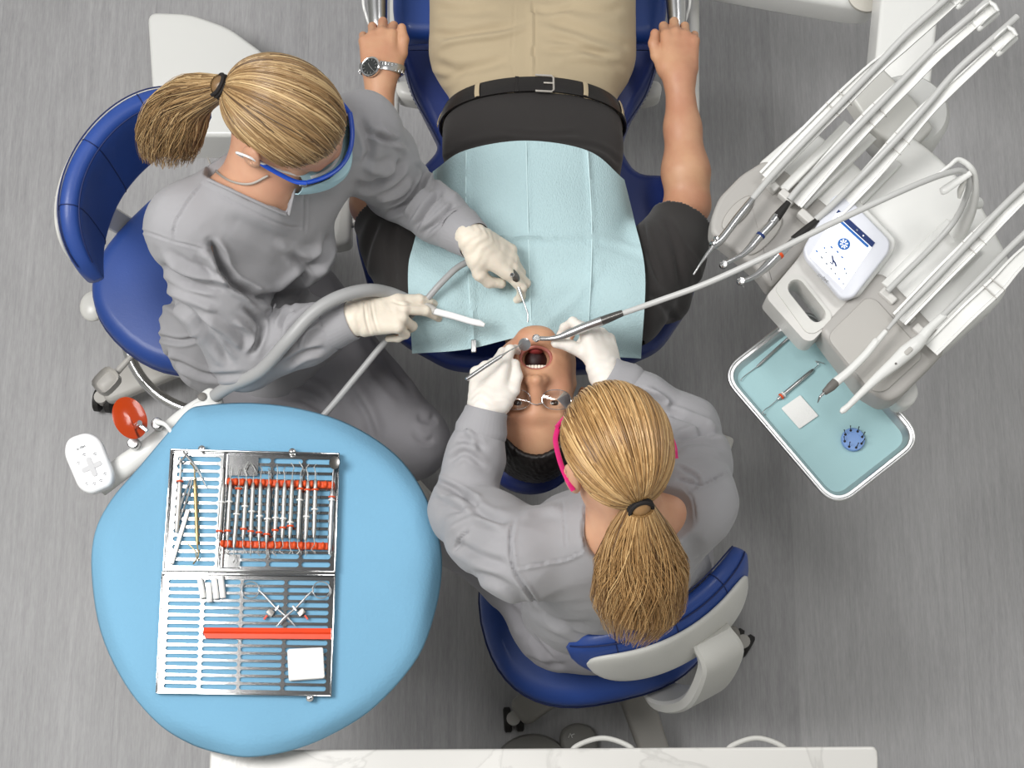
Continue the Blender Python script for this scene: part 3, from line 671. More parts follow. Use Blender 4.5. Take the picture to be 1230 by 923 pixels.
def bt(a): # belt angle for a photo column
    return min(range(b.shape[1]), key=lambda i: (abs(PIX(b[2, i])[0] - a) + (0 if b[2, i, 2] > waistc[2] else 999)))
i = bt(634); pts = b[:, i]; c = b[2, bt(655)]; xx = nrm(b[2, bt(670)] - b[2, bt(640)]); zz = nrm(np.cross(xx, waistn)); zz *= np.sign(zz[2]); yy = np.cross(zz, xx)
g = G(); cc = c + zz * .004; g.tube([cc + xx * a + yy * b_ for a, b_ in [(-.022, -.019), (.010, -.019), (.014, -.014), (.014, .014), (.010, .019), (-.022, .019)]], .0022, 8); g.tube([cc + xx * -.006 + zz * .002, cc + xx * .014 + zz * .002], .0018, 8); g.build('buckle', SILVER, bl, label='silver buckle')
g = G(); c2 = b[2, bt(619)]; g.box(c2 + zz * .003, (.008, .036, .004), axes=[xx, yy, zz], bev=.0015); g.build('belt_keeper', LEATHER, bl)
for a in (638, 647): g = G(); q = b[2, bt(a)]; g.lathe([(.0016, 0), (.0016, .0012)], q + zz * .0008, zz, 10); g.build('belt_hole', BLACKP, bl)
for a in (576, 702, 528, 744):
    g = G(); j = bt(a); t = nrm(b[2, j + 1] - b[2, j]); q = b[:, j] + 0.; n_ = nrm(np.cross(t, waistn)); n_ = n_ * np.sign(n_ @ (b[2, j] - waistc)); g.surf([[p + n_ * .007 - t * .005 for p in q], [p + n_ * .008 + t * .0 for p in q], [p + n_ * .007 + t * .005 for p in q]], .0015); g.build('belt_loop', KHAKI, tro)
# watch on the patient's right wrist
wa = P(458, 84, .845); axw = nrm(elR - wrR); wb = wrapband(B, wa, axw, None, .0085, off=.001, n=60, rmax=.06)
wt = G(); wt.surf(wb, .0022); watch = wt.build('wrist_watch', STEEL, pt, label='steel bracelet watch')
cw = hit(B, 446, 81, .004); nw = nrm(nrm(cw - wa) * [1, 0, 1] + [-.15, -.1, .5]); g = G(); g.lathe([(.0185, -.004), (.0212, .0), (.0212, .005), (.0192, .0068), (.0172, .0062)], cw, nw, 36); ca = g.build('watch_case', CHROME, watch)
g = G(); g.lathe([(.0175, .0064), (.0175, .0066)], cw, nw, 32); g.build('watch_dial', DIAL, watch)
x, y, z = frame(nw); g = G()
for k in range(12):
    d = x * math.cos(k * PI / 6) + y * math.sin(k * PI / 6); g.box(cw + nw * .0069 + d * .0142, (.0042, .0010, .0004), axes=[d, np.cross(nw, d), nw])
for l, a in ((.011, .5), (.008, 3.4)):
    d = x * math.cos(a) + y * math.sin(a); g.box(cw + nw * .0071 + d * l / 2, (l, .0010, .0004), axes=[d, np.cross(nw, d), nw])
g.build('watch_hands', CHROME, watch)
for k in range(0, 60, 2):
    if wb[2, k, 2] > wa[2] - .01:
        g = G(); t = nrm(wb[2, k + 1] - wb[2, k]); n_ = nrm(wb[2, k] - wa); g.box(wb[2, k] + n_ * .0008, (.0042, .0155, .0022), axes=[t, np.cross(n_, t), n_], bev=.0008); g.build('bracelet_link', CHROME, watch)
for s in (-1, 1):   # shoes
    k1 = P(640 + s * 78, -150, .86) + [s * .01, .30, -.03]; S_ = SDF(); S_.ell(k1 + [0, .03, -.01], (.038, .045, .05), k=.03); S_.cap(k1 + [0, .05, .0], k1 + [s * .02, .085, .15], .040, .032, .03); V_, Q_ = S_.mesh(.004); link_mesh('shoe', V_, None, LEATHER, pt, quads=Q_, sharp=0)
# spectacles
sp = G()
def sl(p): return loc(MP, p)
fr = None; g = G()
def lensring(s, sc_=1.):
    return [(s * (.034 + .0245 * sc_ * math.copysign(abs(math.cos(a)) ** .8, math.cos(a))), .1045 - 7.5 * (.034 + .0245 * math.cos(a) - .01) ** 2, -.003 + .0165 * sc_ * math.sin(a)) for a in np.linspace(0, 2 * PI, 36, endpoint=False)]
for s in (-1, 1): g.tube([sl(q) for q in lensring(s)], .0007, 6, closed=True)
g.tube([sl(q) for q in catmull([(-.0115, .1035, .002), (0, .106, .006), (.0115, .1035, .002)], 6)], .0011, 8)
for s in (-1, 1): g.tube([sl(q) for q in catmull([(s * .058, .088, .005), (s * .068, .082, .006), (s * .078, .06, .004), (s * .084, -.005, .004), (s * .083, -.022, -.012)], 6)], .0012, 8)
spec = g.build('spectacles', CHROME, pt, label='thin clear spectacles')
for s in (-1, 1):
    g = G(); q = np.array([sl(p) for p in lensring(s)]); c = sl((s * .034, .1055, -.003)); rr_ = [c + (q - c) * k for k in (.02, .35, .7, 1.)]; g.surf(np.array([np.vstack([r, r[:1]]) for r in rr_]), .0); g.build('lens', CLEAR, spec)

# ------------------------------------------------------------------ bib
bq = coons([(520, 206), (558, 181), (630, 169), (706, 181), (750, 216)], [(495, 425), (560, 420), (640, 404), (705, 425), (770, 431)], [(520, 206), (498, 288), (490, 330), (495, 425)], [(750, 216), (762, 265), (775, 330), (770, 431)], 64, 72)
BS = SDF(); BS.p = list(SH.p); BS.box(P(640, 372, .855), (.20, .05, .055), rd=.03, k=.03); BS.p += [q for q in B.p if False]
BS.cap(P(560, 430, .80), P(720, 430, .80), .065, .065, .04); BS.cap(loc(MP, (0, -.028, -.05)), nk + [0, .02, 0], .056, .06, .03)
uv = bq.reshape(-1, 2); Z = np.full(len(uv), .93)
XY = None
for it in range(5):
    XY = np.array([P(u, v, z)[:2] for (u, v), z in zip(uv, Z)]); t = np.full(len(uv), 1.15)
    for _ in range(50): d = BS.ev(np.column_stack([XY, t])); t = np.maximum(t - np.clip(d * .7, -.004, .1), .80)
    Z = blurz(t.reshape(64, 72), 14).ravel()
Z2 = np.maximum(Z, 0).reshape(64, 72)
mn = t.reshape(64, 72) + .014
for _ in range(30): Z2 = blurz(np.maximum(Z2, mn), 1)
Z2 = np.maximum(Z2, mn)
for _ in range(12):
    pp_ = np.array([P(u, v, z) for (u, v), z in zip(uv, Z2.ravel())]); d_b = BS.ev(pp_).reshape(64, 72); Z2 = blurz(Z2, 1) if _ % 2 else Z2; Z2 = np.maximum(Z2, Z2 + np.clip(.011 - d_b, 0, .02))
U_, W_ = bq[..., 0], bq[..., 1]
def fold(pl, wd, amp):
    r, s, tt = polydist(U_.ravel(), W_.ravel(), pl); return (amp * .001 * np.exp(-(r / wd) ** 2)).reshape(64, 72)
FOLDS = [([(632, 170), (634, 260), (638, 400)], 2, 2.0), ([(560, 181), (560, 260), (570, 420)], 2.2, 3.0), ([(706, 182), (712, 290), (704, 425)], 2.2, 3.0), ([(560, 281), (634, 284), (712, 282), (770, 300)], 2, 3), ([(560, 290), (634, 292), (712, 290), (774, 312)], 2, -2), ([(495, 292), (560, 274)], 3, 3), ([(496, 305), (560, 284)], 3, 2), ([(575, 330), (640, 350), (700, 335)], 12, 2), ([(640, 395), (600, 350), (575, 320)], 6, 3), ([(655, 392), (690, 360), (720, 320)], 6, 2)]
for f_ in FOLDS: Z2 = Z2 + 1.6 * fold(*f_)
g = G(); g.surf(np.array([[P(u, v, z) for (u, v), z in zip(a, b_)] for a, b_ in zip(bq, Z2)]), .0012)
bib = g.build('dental_bib', BIBM, None, label='pale blue disposable paper bib spread over the patient\'s chest', cat='bib', sharp=60)
def bibz(u, v):
    d = (U_ - u) ** 2 + (W_ - v) ** 2; return Z2.ravel()[d.argmin()]
g = G()
for pl in ([(632, 171), (634, 260), (638, 398)], [(560, 182), (560, 260), (567, 415)], [(706, 183), (711, 290), (705, 420)]):
    q = catmull(np.array(pl, float), 12); g.tube([P(u, v, bibz(u, v) + .0006) for u, v in q], .0012, 6, flat=.5)
g.build('fold_line', BIBW, bib)
g = G(); q0 = P(565, 418, .86); g.box(P(569, 416, bibz(569, 412) + .004), (.010, .026, .005), bev=.002); g.build('bib_clip', STEEL, bib)
# ------------------------------------------------------------------ the assistant, seated left
def legs(S, hips, knees, ankles, g=0., r=(.088, .062, .058, .042)):
    for h, k, a in zip(hips, knees, ankles): S.chain([h, k], [r[0] + g, r[1] + g], .05); S.chain([k, k * .65 + a * .35, a], [r[1] + g, r[2] + g, r[3] + g], .03)
def shoe(a, d, parent):
    g = SDF(); d = nrm([d[0], d[1], 0]); a = np.asarray(a, float); b = np.array([a[0], a[1], .045])
    g.ell(b - d * .03, (.04, .045, .045), k=.03); g.cap(b + [0, 0, -.005], b + d * .13 + [0, 0, -.012], .04, .033, .03); g.box(b + d * .05 + [0, 0, -.04], (.12, .04, .012), R=[d, np.cross([0, 0, 1], d), (0, 0, 1)], rd=.01, k=.01)
    V, Q = g.mesh(.005); V[:, 2] = np.maximum(V[:, 2], .001); link_mesh('shoe', V, None, mat('white_shoe', (210, 208, 204), .5, bump=(100, .1)), parent, quads=Q, sharp=0)
def glove(name, W, D, N, side, curls, m, parent, arm, label=None, seed=1, creas=None, **k):
    S = SDF(); h = hand(S, W, D, N, side, curls, **k)
    ax = nrm(np.asarray(arm) - W); S.cap(W, np.asarray(W) + ax * .055, .0255, .031, .012)
    def post(V, Q):
        q = (V - np.asarray(W)) @ np.array(h['M'][1]).T; nn = vnormals(V, Q); near = np.exp(-((q[:, 1] - .0) / .035) ** 2)
        V = V + nn * (near * .0005 * np.sin((q[:, 1] + .25 * np.abs(q[:, 0]) + .004 * np.sin(q[:, 0] * 150 + seed)) * 380))[:, None] + nn * (.0005 * waves(V, 110, seed, 6, True))[:, None]
        if creas: V = creases(V, Q, creas)
        return V
    body_part(name, S, .0016, m, parent, inflate=.0012, post=post, label=label); return h
def cuff(p0, p1, r0, r1, m, parent, rib=60, name='sleeve_cuff'):
    g = G(); ax = p1 - p0; L = np.linalg.norm(ax); x, y, z = frame(ax); V = []; n = 96
    prof = [(r0 * .93, -.004), (r0, .0), (r0 * 1.04, .004), (r0 * 1.05, L * .3), (r1 * 1.05, L * .75), (r1 * 1.02, L - .003), (r1 * .95, L), (r1 * .9, L - .012)]
    rows = []
    for r, h in prof: a = np.arange(n + 1) * 2 * PI / n; rr = r * (1 + .006 * np.sin(a * rib) + .02 * np.sin(a * 3 + h * 60)); rows.append(p0 + z * h + rr[:, None] * (np.cos(a)[:, None] * x + np.sin(a)[:, None] * y))
    g.surf(np.array(rows)); return g.build(name, m, parent)

a_ = thing('person', 'assistant on the left in grey scrubs, blonde ponytail, blue goggles and face mask', 'person', P(235, 410, .55))
AshR = P(226, 272, 1.14); AshL = P(432, 158, 1.14); Ank = P(318, 208, 1.19); Apel = P(282, 385, .69)
AelR = P(294, 428, .93); AwrR = P(425, 383, 1.01); AelL = P(476, 226, .93); AwrL = P(570, 289, 1.03)
AMH = headframe(P(341, 145, 1.31), (.76, -.40, -.52), (.45, -.25, .86), 1.05)
Afw = nrm([.55, -.82, -.1]); hR_ = P(300, 428, .66); hL_ = P(352, 370, .66)
kR_, kL_ = P(420, 560, .60), P(492, 530, .60); aR_, aL_ = P(405, 560, .10), P(455, 545, .10)
def atorso(S, g=0.):
    r = torso(S, Apel, Ank, AshL, AshR, Afw, g=g, hip=.150, waist=.128, chest=.140, bust=1, depth=.95, shr=.05); S.cap(Apel + [0, 0, -.02], (hR_ + hL_) / 2 + [0, 0, .0], .10 + g, .085 + g, .05); return r
AB = SDF(); atorso(AB, -.011); head(AB, AMH, False); AB.cap(loc(AMH, (0, -.03, -.05)), Ank, .050, .054, .03); AB.cap(Ank, Ank * .6 + (AshL + AshR) * .2 + [0, 0, -.03], .06, .08, .04)
AB.chain([AshR, AelR, AwrR], [.045, .038, .026], .02); AB.chain([AshL, AelL, AwrL], [.045, .038, .026], .02); legs(AB, (hR_, hL_), (kR_, kL_), (aR_, aL_), -.012)
AgR = dict(D=P(520, 372, 1.0) - AwrR, N=(-.1, .15, 1), side=-1, curls=[(18, 24, 10), (26, 26, 10), (62, 62, 40), (66, 66, 40)], thumb=[(.026, .018, -.01), (.045, .045, -.022), (.046, .075, -.032), (.034, .10, -.036)])
AgL = dict(D=(.80, -.36, -.46), N=(.35, .25, .9), side=1, curls=[(14, 44, 30), (22, 54, 36), (34, 62, 40), (44, 66, 40)], thumb=[(.028, .018, -.012), (.046, .042, -.026), (.044, .070, -.034), (.034, .094, -.03)])
hand(AB, AwrR, fat=.95, size=.94, **AgR); hand(AB, AwrL, fat=.9, size=.94, **AgL)
glove('glove', AwrR, parent=a_, m=GLOVE, arm=AelR, seed=3, size=.96, label='cream latex glove on the hand holding the suction tip', creas=[([(437, 360), (440, 385), (446, 405)], 1.5, 1.2), ([(445, 358), (449, 382), (456, 404)], 1.5, 1.0), ([(470, 362), (485, 366), (505, 366)], 1.5, 1.5)], **AgR)
glove('glove', AwrL, parent=a_, m=GLOVE, arm=AelL, seed=4, size=.94, label='cream latex glove on the hand holding the syringe', **AgL)
# clothes
AT = SDF(); AT.chain([hR_, kR_], [.098, .080], .05); AT.chain([hL_, kL_], [.100, .082], .05); AT.cap(hR_, hL_, .10, .10, .05); AT.cap(Apel, (hR_ + hL_) / 2, .115, .105, .06)
AT.chain([kR_, aR_], [.078, .062], .02); AT.chain([kL_, aL_], [.080, .062], .02)
def atp(V, Q):
    V = V + vnormals(V, Q) * (.005 * waves(V, 16, 21, 6, True))[:, None]
    return creases(V, Q, [([(430, 400), (455, 430), (490, 460)], 6, 4), ([(425, 420), (450, 460), (480, 490)], 5, 3, 'r'), ([(470, 410), (495, 440), (515, 480)], 6, 3), ([(500, 500), (515, 505), (524, 500)], 5, 5), ([(495, 520), (510, 530), (522, 528)], 4, 4), ([(300, 470), (360, 478), (400, 500)], 5, 6), ([(440, 380), (462, 420), (500, 470)], 6, 6), ([(410, 440), (440, 480), (462, 530)], 6, 6, 'r'), ([(455, 400), (480, 430), (505, 475)], 6, 5, 'r'), ([(330, 450), (380, 460), (410, 490)], 5, 4, 'r'), ([(420, 470), (440, 500), (448, 535)], 5, 4)])
body_part('trousers', AT, .0042, SCRUBP, a_, post=atp)
AJ = SDF(); atorso(AJ, .009)
AJ.chain([AshR, AshR * .5 + AelR * .5, AelR], [.072, .076, .066], .035); AJ.chain([AelR, AelR * .45 + AwrR * .55, AwrR], [.064, .056, .040], .02)
AJ.chain([AshL, AshL * .5 + AelL * .5, AelL], [.068, .070, .062], .035); AJ.chain([AelL, AelL * .45 + AwrL * .55, AwrL], [.060, .052, .040], .02)
AJ.cap(P(268, 425, .66), P(325, 440, .68), .088, .085, .05); AJ.cap(P(325, 440, .68), P(378, 400, .72), .075, .07, .05)
AJ.cap(Ank + [0, 0, .08], Ank + [0, 0, -.02], .062, .062, .012, op=-1); 
VB = [hit(AJ, *np.array(catmull([(250, 216), (285, 232), (320, 248), (343, 258)], 8)).T, .004), hit(AJ, *np.array(catmull([(347, 258), (351, 240), (354, 226)], 8)).T, .004)]
pV = hit(AJ, 344, 255); vw = nrm(np.array([0, 0, CAMH]) - pV); qa = P(250, 213, pV[2]); qb = P(353, 205, pV[2]); qc = P(244, 196, pV[2]); pV0 = P(344, 255, pV[2]); pV0 = pV
na = np.cross(qa - pV0, vw); nb = np.cross(vw, qb - pV0); mid_ = (qa + qb) / 2; na *= -np.sign(na @ (mid_ - pV0)); nb *= -np.sign(nb @ (mid_ - pV0))
AJ.wedge([pV0, pV0, qa + nrm(qa - qb) * .004, pV0 - vw * .075], [na, nb, nrm(qa - qb), -vw])
AB.cap(Ank + [0, 0, -.03], pV + nrm(Ank - pV) * .040 - vw * .030, .052, .030, .03); body_part('body', AB, .003, SKINF, a_, sm=1)
AC = [([(249, 213), (226, 241), (210, 268), (207, 290)], 1.8, 2.2, 's'), ([(145, 274), (172, 278), (207, 290)], 1.5, 1.5), ([(207, 290), (235, 297), (262, 305)], 1.5, 1.5),
      ([(243, 222), (290, 248), (340, 270), (366, 274)], 1.5, 1.2), ([(368, 222), (367, 250), (366, 280)], 1.6, 1.5),
      ([(252, 290), (262, 305), (267, 322), (280, 340), (300, 352), (312, 366)], 5, 16), ([(300, 355), (330, 358), (352, 345), (372, 326)], 6, 12), ([(240, 300), (255, 318), (268, 338)], 5, 6, 'r'),
      ([(195, 306), (225, 325), (258, 334), (282, 342)], 5, 8, 'r'), ([(190, 318), (225, 340), (262, 348)], 4, 6), ([(188, 355), (215, 368), (240, 388), (262, 405)], 5, 7), ([(200, 345), (230, 360), (262, 375)], 5, 5, 'r'),
      ([(230, 385), (255, 410), (278, 438)], 5, 7), ([(245, 378), (270, 398), (292, 420)], 5, 5, 'r'), ([(292, 368), (310, 385), (313, 400), (300, 428)], 4, 7), ([(280, 385), (300, 400), (298, 425)], 4, 5, 'r'),
      ([(322, 385), (332, 368), (345, 358), (358, 364)], 4, 7, 'r'), ([(335, 395), (342, 378), (352, 370)], 3, 6), ([(345, 415), (352, 395), (372, 376), (388, 372)], 4, 6), ([(360, 418), (368, 400), (385, 390)], 3.5, 6, 'r'), ([(340, 440), (365, 425), (390, 420)], 4, 5), 
      ([(318, 440), (335, 420), (350, 408)], 4, 5, 'r'), ([(184, 375), (190, 395), (182, 405)], 3, 5), ([(182, 402), (215, 410), (240, 405)], 3, 4), ([(198, 420), (205, 440), (225, 458)], 3, 6), ([(190, 430), (215, 438), (250, 452), (300, 450)], 4, 4),
      ([(345, 300), (370, 320), (385, 310)], 6, 5), ([(330, 290), (360, 306), (392, 300)], 6, 4, 'r'), ([(270, 260), (310, 280), (350, 300)], 9, 3), ([(160, 300), (172, 340), (180, 380)], 8, 4), ([(172, 296), (190, 330), (195, 360)], 6, 4, 'r'),
      ([(373, 328), (385, 312), (392, 300), (396, 280)], 5, 6), ([(385, 345), (400, 325), (410, 300)], 5, 4),
      ([(440, 158), (462, 166), (482, 172)], 3.5, 6), ([(426, 222), (450, 222), (472, 208), (484, 192)], 5, 9), ([(436, 200), (458, 204), (474, 196)], 5, 6, 'r'), ([(462, 258), (490, 245), (505, 225), (514, 205)], 4, 9), ([(450, 240), (478, 232), (494, 214)], 4, 6, 'r'),
      ([(497, 276), (512, 250), (530, 230)], 3.5, 8), ([(488, 262), (500, 245), (516, 228)], 3, 5, 'r'), ([(508, 282), (530, 262), (548, 246)], 3.5, 6), ([(500, 190), (515, 205), (512, 222)], 4, 5, 'r'), ([(432, 140), (445, 178), (436, 200)], 5, 6), ([(455, 150), (470, 165), (490, 185)], 4, 4, 'r'), ([(520, 215), (536, 230), (552, 240)], 5, 4, 'r')]
def ajp(V, Q):
    V = V + vnormals(V, Q) * (.003 * waves(V, 20, 31, 6, True) + .0012 * waves(V, 55, 33, 6, True))[:, None]
    V = creases(V, Q, AC, 1.75); keep = np.ones(len(V), bool)
    for e, w_ in ((AelR, AwrR), (AelL, AwrL)): ax = nrm(w_ - e); keep &= ~(((V - w_) @ ax > -.045) & (np.linalg.norm(V - w_, axis=1) < .10))
    return cut(V, Q, keep)
aj = body_part('scrub_jacket', AJ, .0034, SCRUB, a_, post=ajp, sm=3)
for e, w_ in ((AelR, AwrR), (AelL, AwrL)): ax = nrm(w_ - e); cuff(w_ - ax * .058, w_ - ax * .002, .043, .037, SCRUB, aj)
g = G(); g.tube(VB[0], .003, 8); g.tube(VB[1], .003, 8); g.build('neckline_band', SCRUB, aj)
shoe(aR_, kR_ - hR_, a_); shoe(aL_, kL_ - hL_, a_)
# hair
LOOP = [(0, .86, .50), (.42, .80, .42), (.72, .60, .24), (.88, .38, .12), (.95, .08, .24), (.93, -.22, .10), (.72, -.60, -.46), (.3, -.78, -.72), (0, -.8, -.72), (-.3, -.78, -.72), (-.72, -.60, -.46), (-.93, -.22, .10), (-.95, .08, .24), (-.88, .38, .12), (-.72, .60, .24), (-.42, .80, .42)]
tieA = loc(AMH, np.array((0, -.012, .036)) + nrm((.2, -.92, -.25)) * np.array((.083, .104, .092)) * 1.06)
hg = hair_head(AMH, (.2, -.92, -.25), LOOP, a_, HAIRA, N=1500, seed=3)
ponytail(hg, [tieA, P(232, 116, 1.29), P(214, 138, 1.24), P(202, 166, 1.19), P(200, 200, 1.15)], [.020, .040, .056, .060, .040], 2000, 4, frizz=.007, W=.0009)
ha = hg.build('hair', HAIRA, a_, attr=True, sharp=0)
g = G(); d = nrm(tieA - AMH[0]); x, y, z = frame(d)
for k in (0, .006, -.006): g.tube([tieA + d * (.002 + k) + .0185 * (x * math.cos(t) + y * math.sin(t)) for t in np.linspace(0, 2 * PI, 20, endpoint=False)], .0038, 8, closed=True)
g.build('hair_tie', HAIRTIE, a_)
# goggles, mask, necklace, earring
def arcpts(M, ys, zs, xs, n=20, k=6.): return [loc(M, (x_, ys - k * x_ * x_, zs)) for x_ in np.linspace(-xs, xs, n)]
g = G(); rows = [[loc(AMH, (x_ * w_, y0 - 7.2 * x_ * x_, z0)) for x_ in np.linspace(-.070, .070, 26)] for z0, y0, w_ in ((.026, .115, 1.0), (.012, .121, 1.02), (-.004, .122, 1.02), (-.020, .118, .98))]
gl = G(); gl.tube(rows[0], .0042, 8, flat=.8); 
gog = gl.build('goggles', FRAMEB, a_, label='blue protective goggles')
g.surf(np.array(rows), .0015); g.build('lens', CLEAR, gog)
g = G(); g.tube(rows[3], .002, 8); g.build('lower_rim', mat('clear_rim', (200, 214, 224), .2, coat=.3, bump=(20, .01)), gog)
for s in (-1, 1):
    g = G(); g.tube([loc(AMH, q) for q in catmull([(s * .070, .080, .022), (s * .078, .062, .014), (s * .082, .02, .006), (s * .083, -.012, .004)], 6)], .0042, 8, flat=.45); g.build('temple', FRAMEB, gog)
g = G(); rows = []
for z0, y0, w_ in ((-.012, .108, .62), (-.02, .138, .84), (-.035, .144, .96), (-.05, .146, 1.), (-.068, .142, 1.), (-.085, .130, .96), (-.103, .106, .8), (-.112, .078, .7)):
    rows.append([loc(AMH, (x_ * w_, y0 - 9.5 * x_ * x_ + (.0015 if int(abs(z0) * 1000) % 3 else 0), z0)) for x_ in np.linspace(-.074, .074, 24)])
g.surf(np.array(rows), .002); mk = g.build('face_mask', MASKB, a_)
g = G(); g.tube([loc(AMH, (x_ * .66, .1125 - 9.5 * (x_ * .66) ** 2, -.011)) for x_ in np.linspace(-.074, .074, 20)], .003, 8, flat=.6); g.build('mask_edge', MASKW, mk)
for s in (-1, 1):
    g = G(); g.tube([loc(AMH, q) for q in catmull([(s * .052, .082, -.02), (s * .068, .045, -.012), (s * .083, .002, .008), (s * .088, -.022, .012), (s * .087, -.036, -.012), (s * .078, -.012, -.04), (s * .062, .03, -.06), (s * .056, .07, -.08)], 6)], .0022, 6); g.build('ear_loop', MASKW, mk)
SJ = SDF(); SJ.p = AB.p
g = G(); q = onsurf(SJ, [(246, 158), (247, 182), (257, 203), (276, 217), (300, 221), (322, 211)], .0035, 8); g.tube(q, .0021, 8); g.build('necklace', SILVER, a_)
for s in (-1, 1): g = G(); g.ball(loc(AMH, (s * .082, .002, -.036)), .003); g.build('earring', SILVER, a_)

# ------------------------------------------------------------------ the dentist, seated at the patient's head
d_ = thing('person', 'dentist seen from behind in grey scrubs, blonde ponytail, working at the patient\'s mouth', 'person', P(735, 735, .55))
DshL = P(622, 668, 1.13); DshR = P(832, 602, 1.13); Dnk = P(752, 628, 1.19); Dpel = P(728, 712, .69)
DelL = P(556, 614, .99); DwrL = P(584, 494, 1.04); DelR = P(826, 516, .99); DwrR = P(729, 452, 1.04)
DMH = headframe(P(742, 548, 1.32), (-.25, .78, -.58), (-.18, .57, .80), 1.03)
Dfw = nrm([-.3, 1, -.1]); dhL = P(680, 722, .66); dhR = P(790, 690, .66); dkL, dkR = P(560, 640, .59), P(828, 560, .59); daL, daR = P(590, 640, .10), P(845, 590, .10)
def dtorso(S, g=0.):
    return torso(S, Dpel, Dnk, DshL, DshR, Dfw, g=g, hip=.165, waist=.135, chest=.150, bust=1, depth=.98, shr=.05)
DB = SDF(); dtorso(DB, -.010); head(DB, DMH, False); DB.cap(loc(DMH, (0, -.03, -.05)), Dnk, .050, .056, .03); DB.cap(Dnk, Dnk * .6 + (DshL + DshR) * .2 + [0, 0, -.03], .06, .08, .04)
DB.chain([DshL, DelL, DwrL], [.045, .038, .026], .02); DB.chain([DshR, DelR, DwrR], [.045, .038, .026], .02); legs(DB, (dhL, dhR), (dkL, dkR), (daL, daR), -.012)
DgL = dict(D=P(590, 430, 1.03) - DwrL, N=(-.35, .15, .9), side=1, curls=[(20, 46, 34), (40, 60, 40), (58, 66, 40), (62, 70, 40)], thumb=[(.028, .018, -.006), (.046, .045, -.012), (.050, .074, -.016), (.044, .100, -.016)])
def toloc(W, D, N, side, size, pts):
    D = nrm(D); N = nrm(N - D * (np.asarray(N) @ D)); X = np.cross(D, N) * side; R = np.array([X, D, N]); return [tuple(R @ ((p - W) / size)) for p in pts]
_D = P(716, 395, 1.03) - DwrR; _N = np.array([.62, .15, .78])
DgR = dict(D=P(716, 395, 1.03) - DwrR, N=(.62, .15, .78), side=-1, curls=[(38, 52, 26), (52, 58, 34), (60, 64, 40), (62, 68, 40)], thumb=toloc(DwrR, _D, _N, -1, .94, [P(720, 436, 1.035), P(702, 424, 1.04), P(685, 416, 1.045), P(668, 412, 1.05)]))
hand(DB, DwrL, fat=.9, size=.92, **DgL); hand(DB, DwrR, fat=.9, size=.92, **DgR)
body_part('body', DB, .003, SKIND, d_, sm=1)
hDL = glove('glove', DwrL, parent=d_, m=GLOVEW, arm=DelL, seed=5, size=.94, label='white latex glove holding the mouth mirror', **DgL)
hDR = glove('glove', DwrR, parent=d_, m=GLOVEW, arm=DelR, seed=6, size=.94, label='white latex glove holding the drill handpiece', **DgR)
DT = SDF(); DT.chain([dhL, dkL], [.098, .078], .05); DT.chain([dhR, dkR], [.098, .078], .05); DT.cap(dhL, dhR, .10, .10, .05); DT.cap(Dpel, (dhL + dhR) / 2, .15, .12, .06); DT.cap(P(672, 752, .64), P(760, 755, .64), .085, .085, .05)
DT.chain([dkL, daL], [.076, .062], .02); DT.chain([dkR, daR], [.076, .062], .02)
def dtp(V, Q):
    V = V + vnormals(V, Q) * (.005 * waves(V, 16, 23, 6, True))[:, None]
    return creases(V, Q, [([(620, 745), (640, 765), (668, 800)], 5, 6), ([(600, 720), (625, 745), (632, 775)], 5, 6), ([(640, 740), (650, 770), (680, 795)], 5, 5, 'r'), ([(630, 790), (655, 800), (680, 800)], 4, 4), ([(585, 700), (600, 730), (610, 760)], 5, 4)])
body_part('trousers', DT, .0042, SCRUBP, d_, post=dtp)
DJ = SDF(); dtorso(DJ, .013)
DJ.chain([DshL, DshL * .5 + DelL * .5, DelL], [.070, .072, .062], .035); DJ.chain([DelL, DelL * .45 + DwrL * .55, DwrL], [.060, .052, .040], .02)
DJ.chain([DshR, DshR * .5 + DelR * .5, DelR], [.068, .068, .060], .035); DJ.chain([DelR, DelR * .45 + DwrR * .55, DwrR], [.058, .050, .040], .02)
DJ.cap(P(700, 715, .80), P(790, 685, .80), .10, .10, .06)
DJ.cap(Dnk + [0, 0, .10], Dnk + [0, .0, -.02], .070, .066, .012, op=-1); DJ.cap(P(738, 645, 1.22), P(800, 620, 1.22), .048, .052, .012, op=-1)
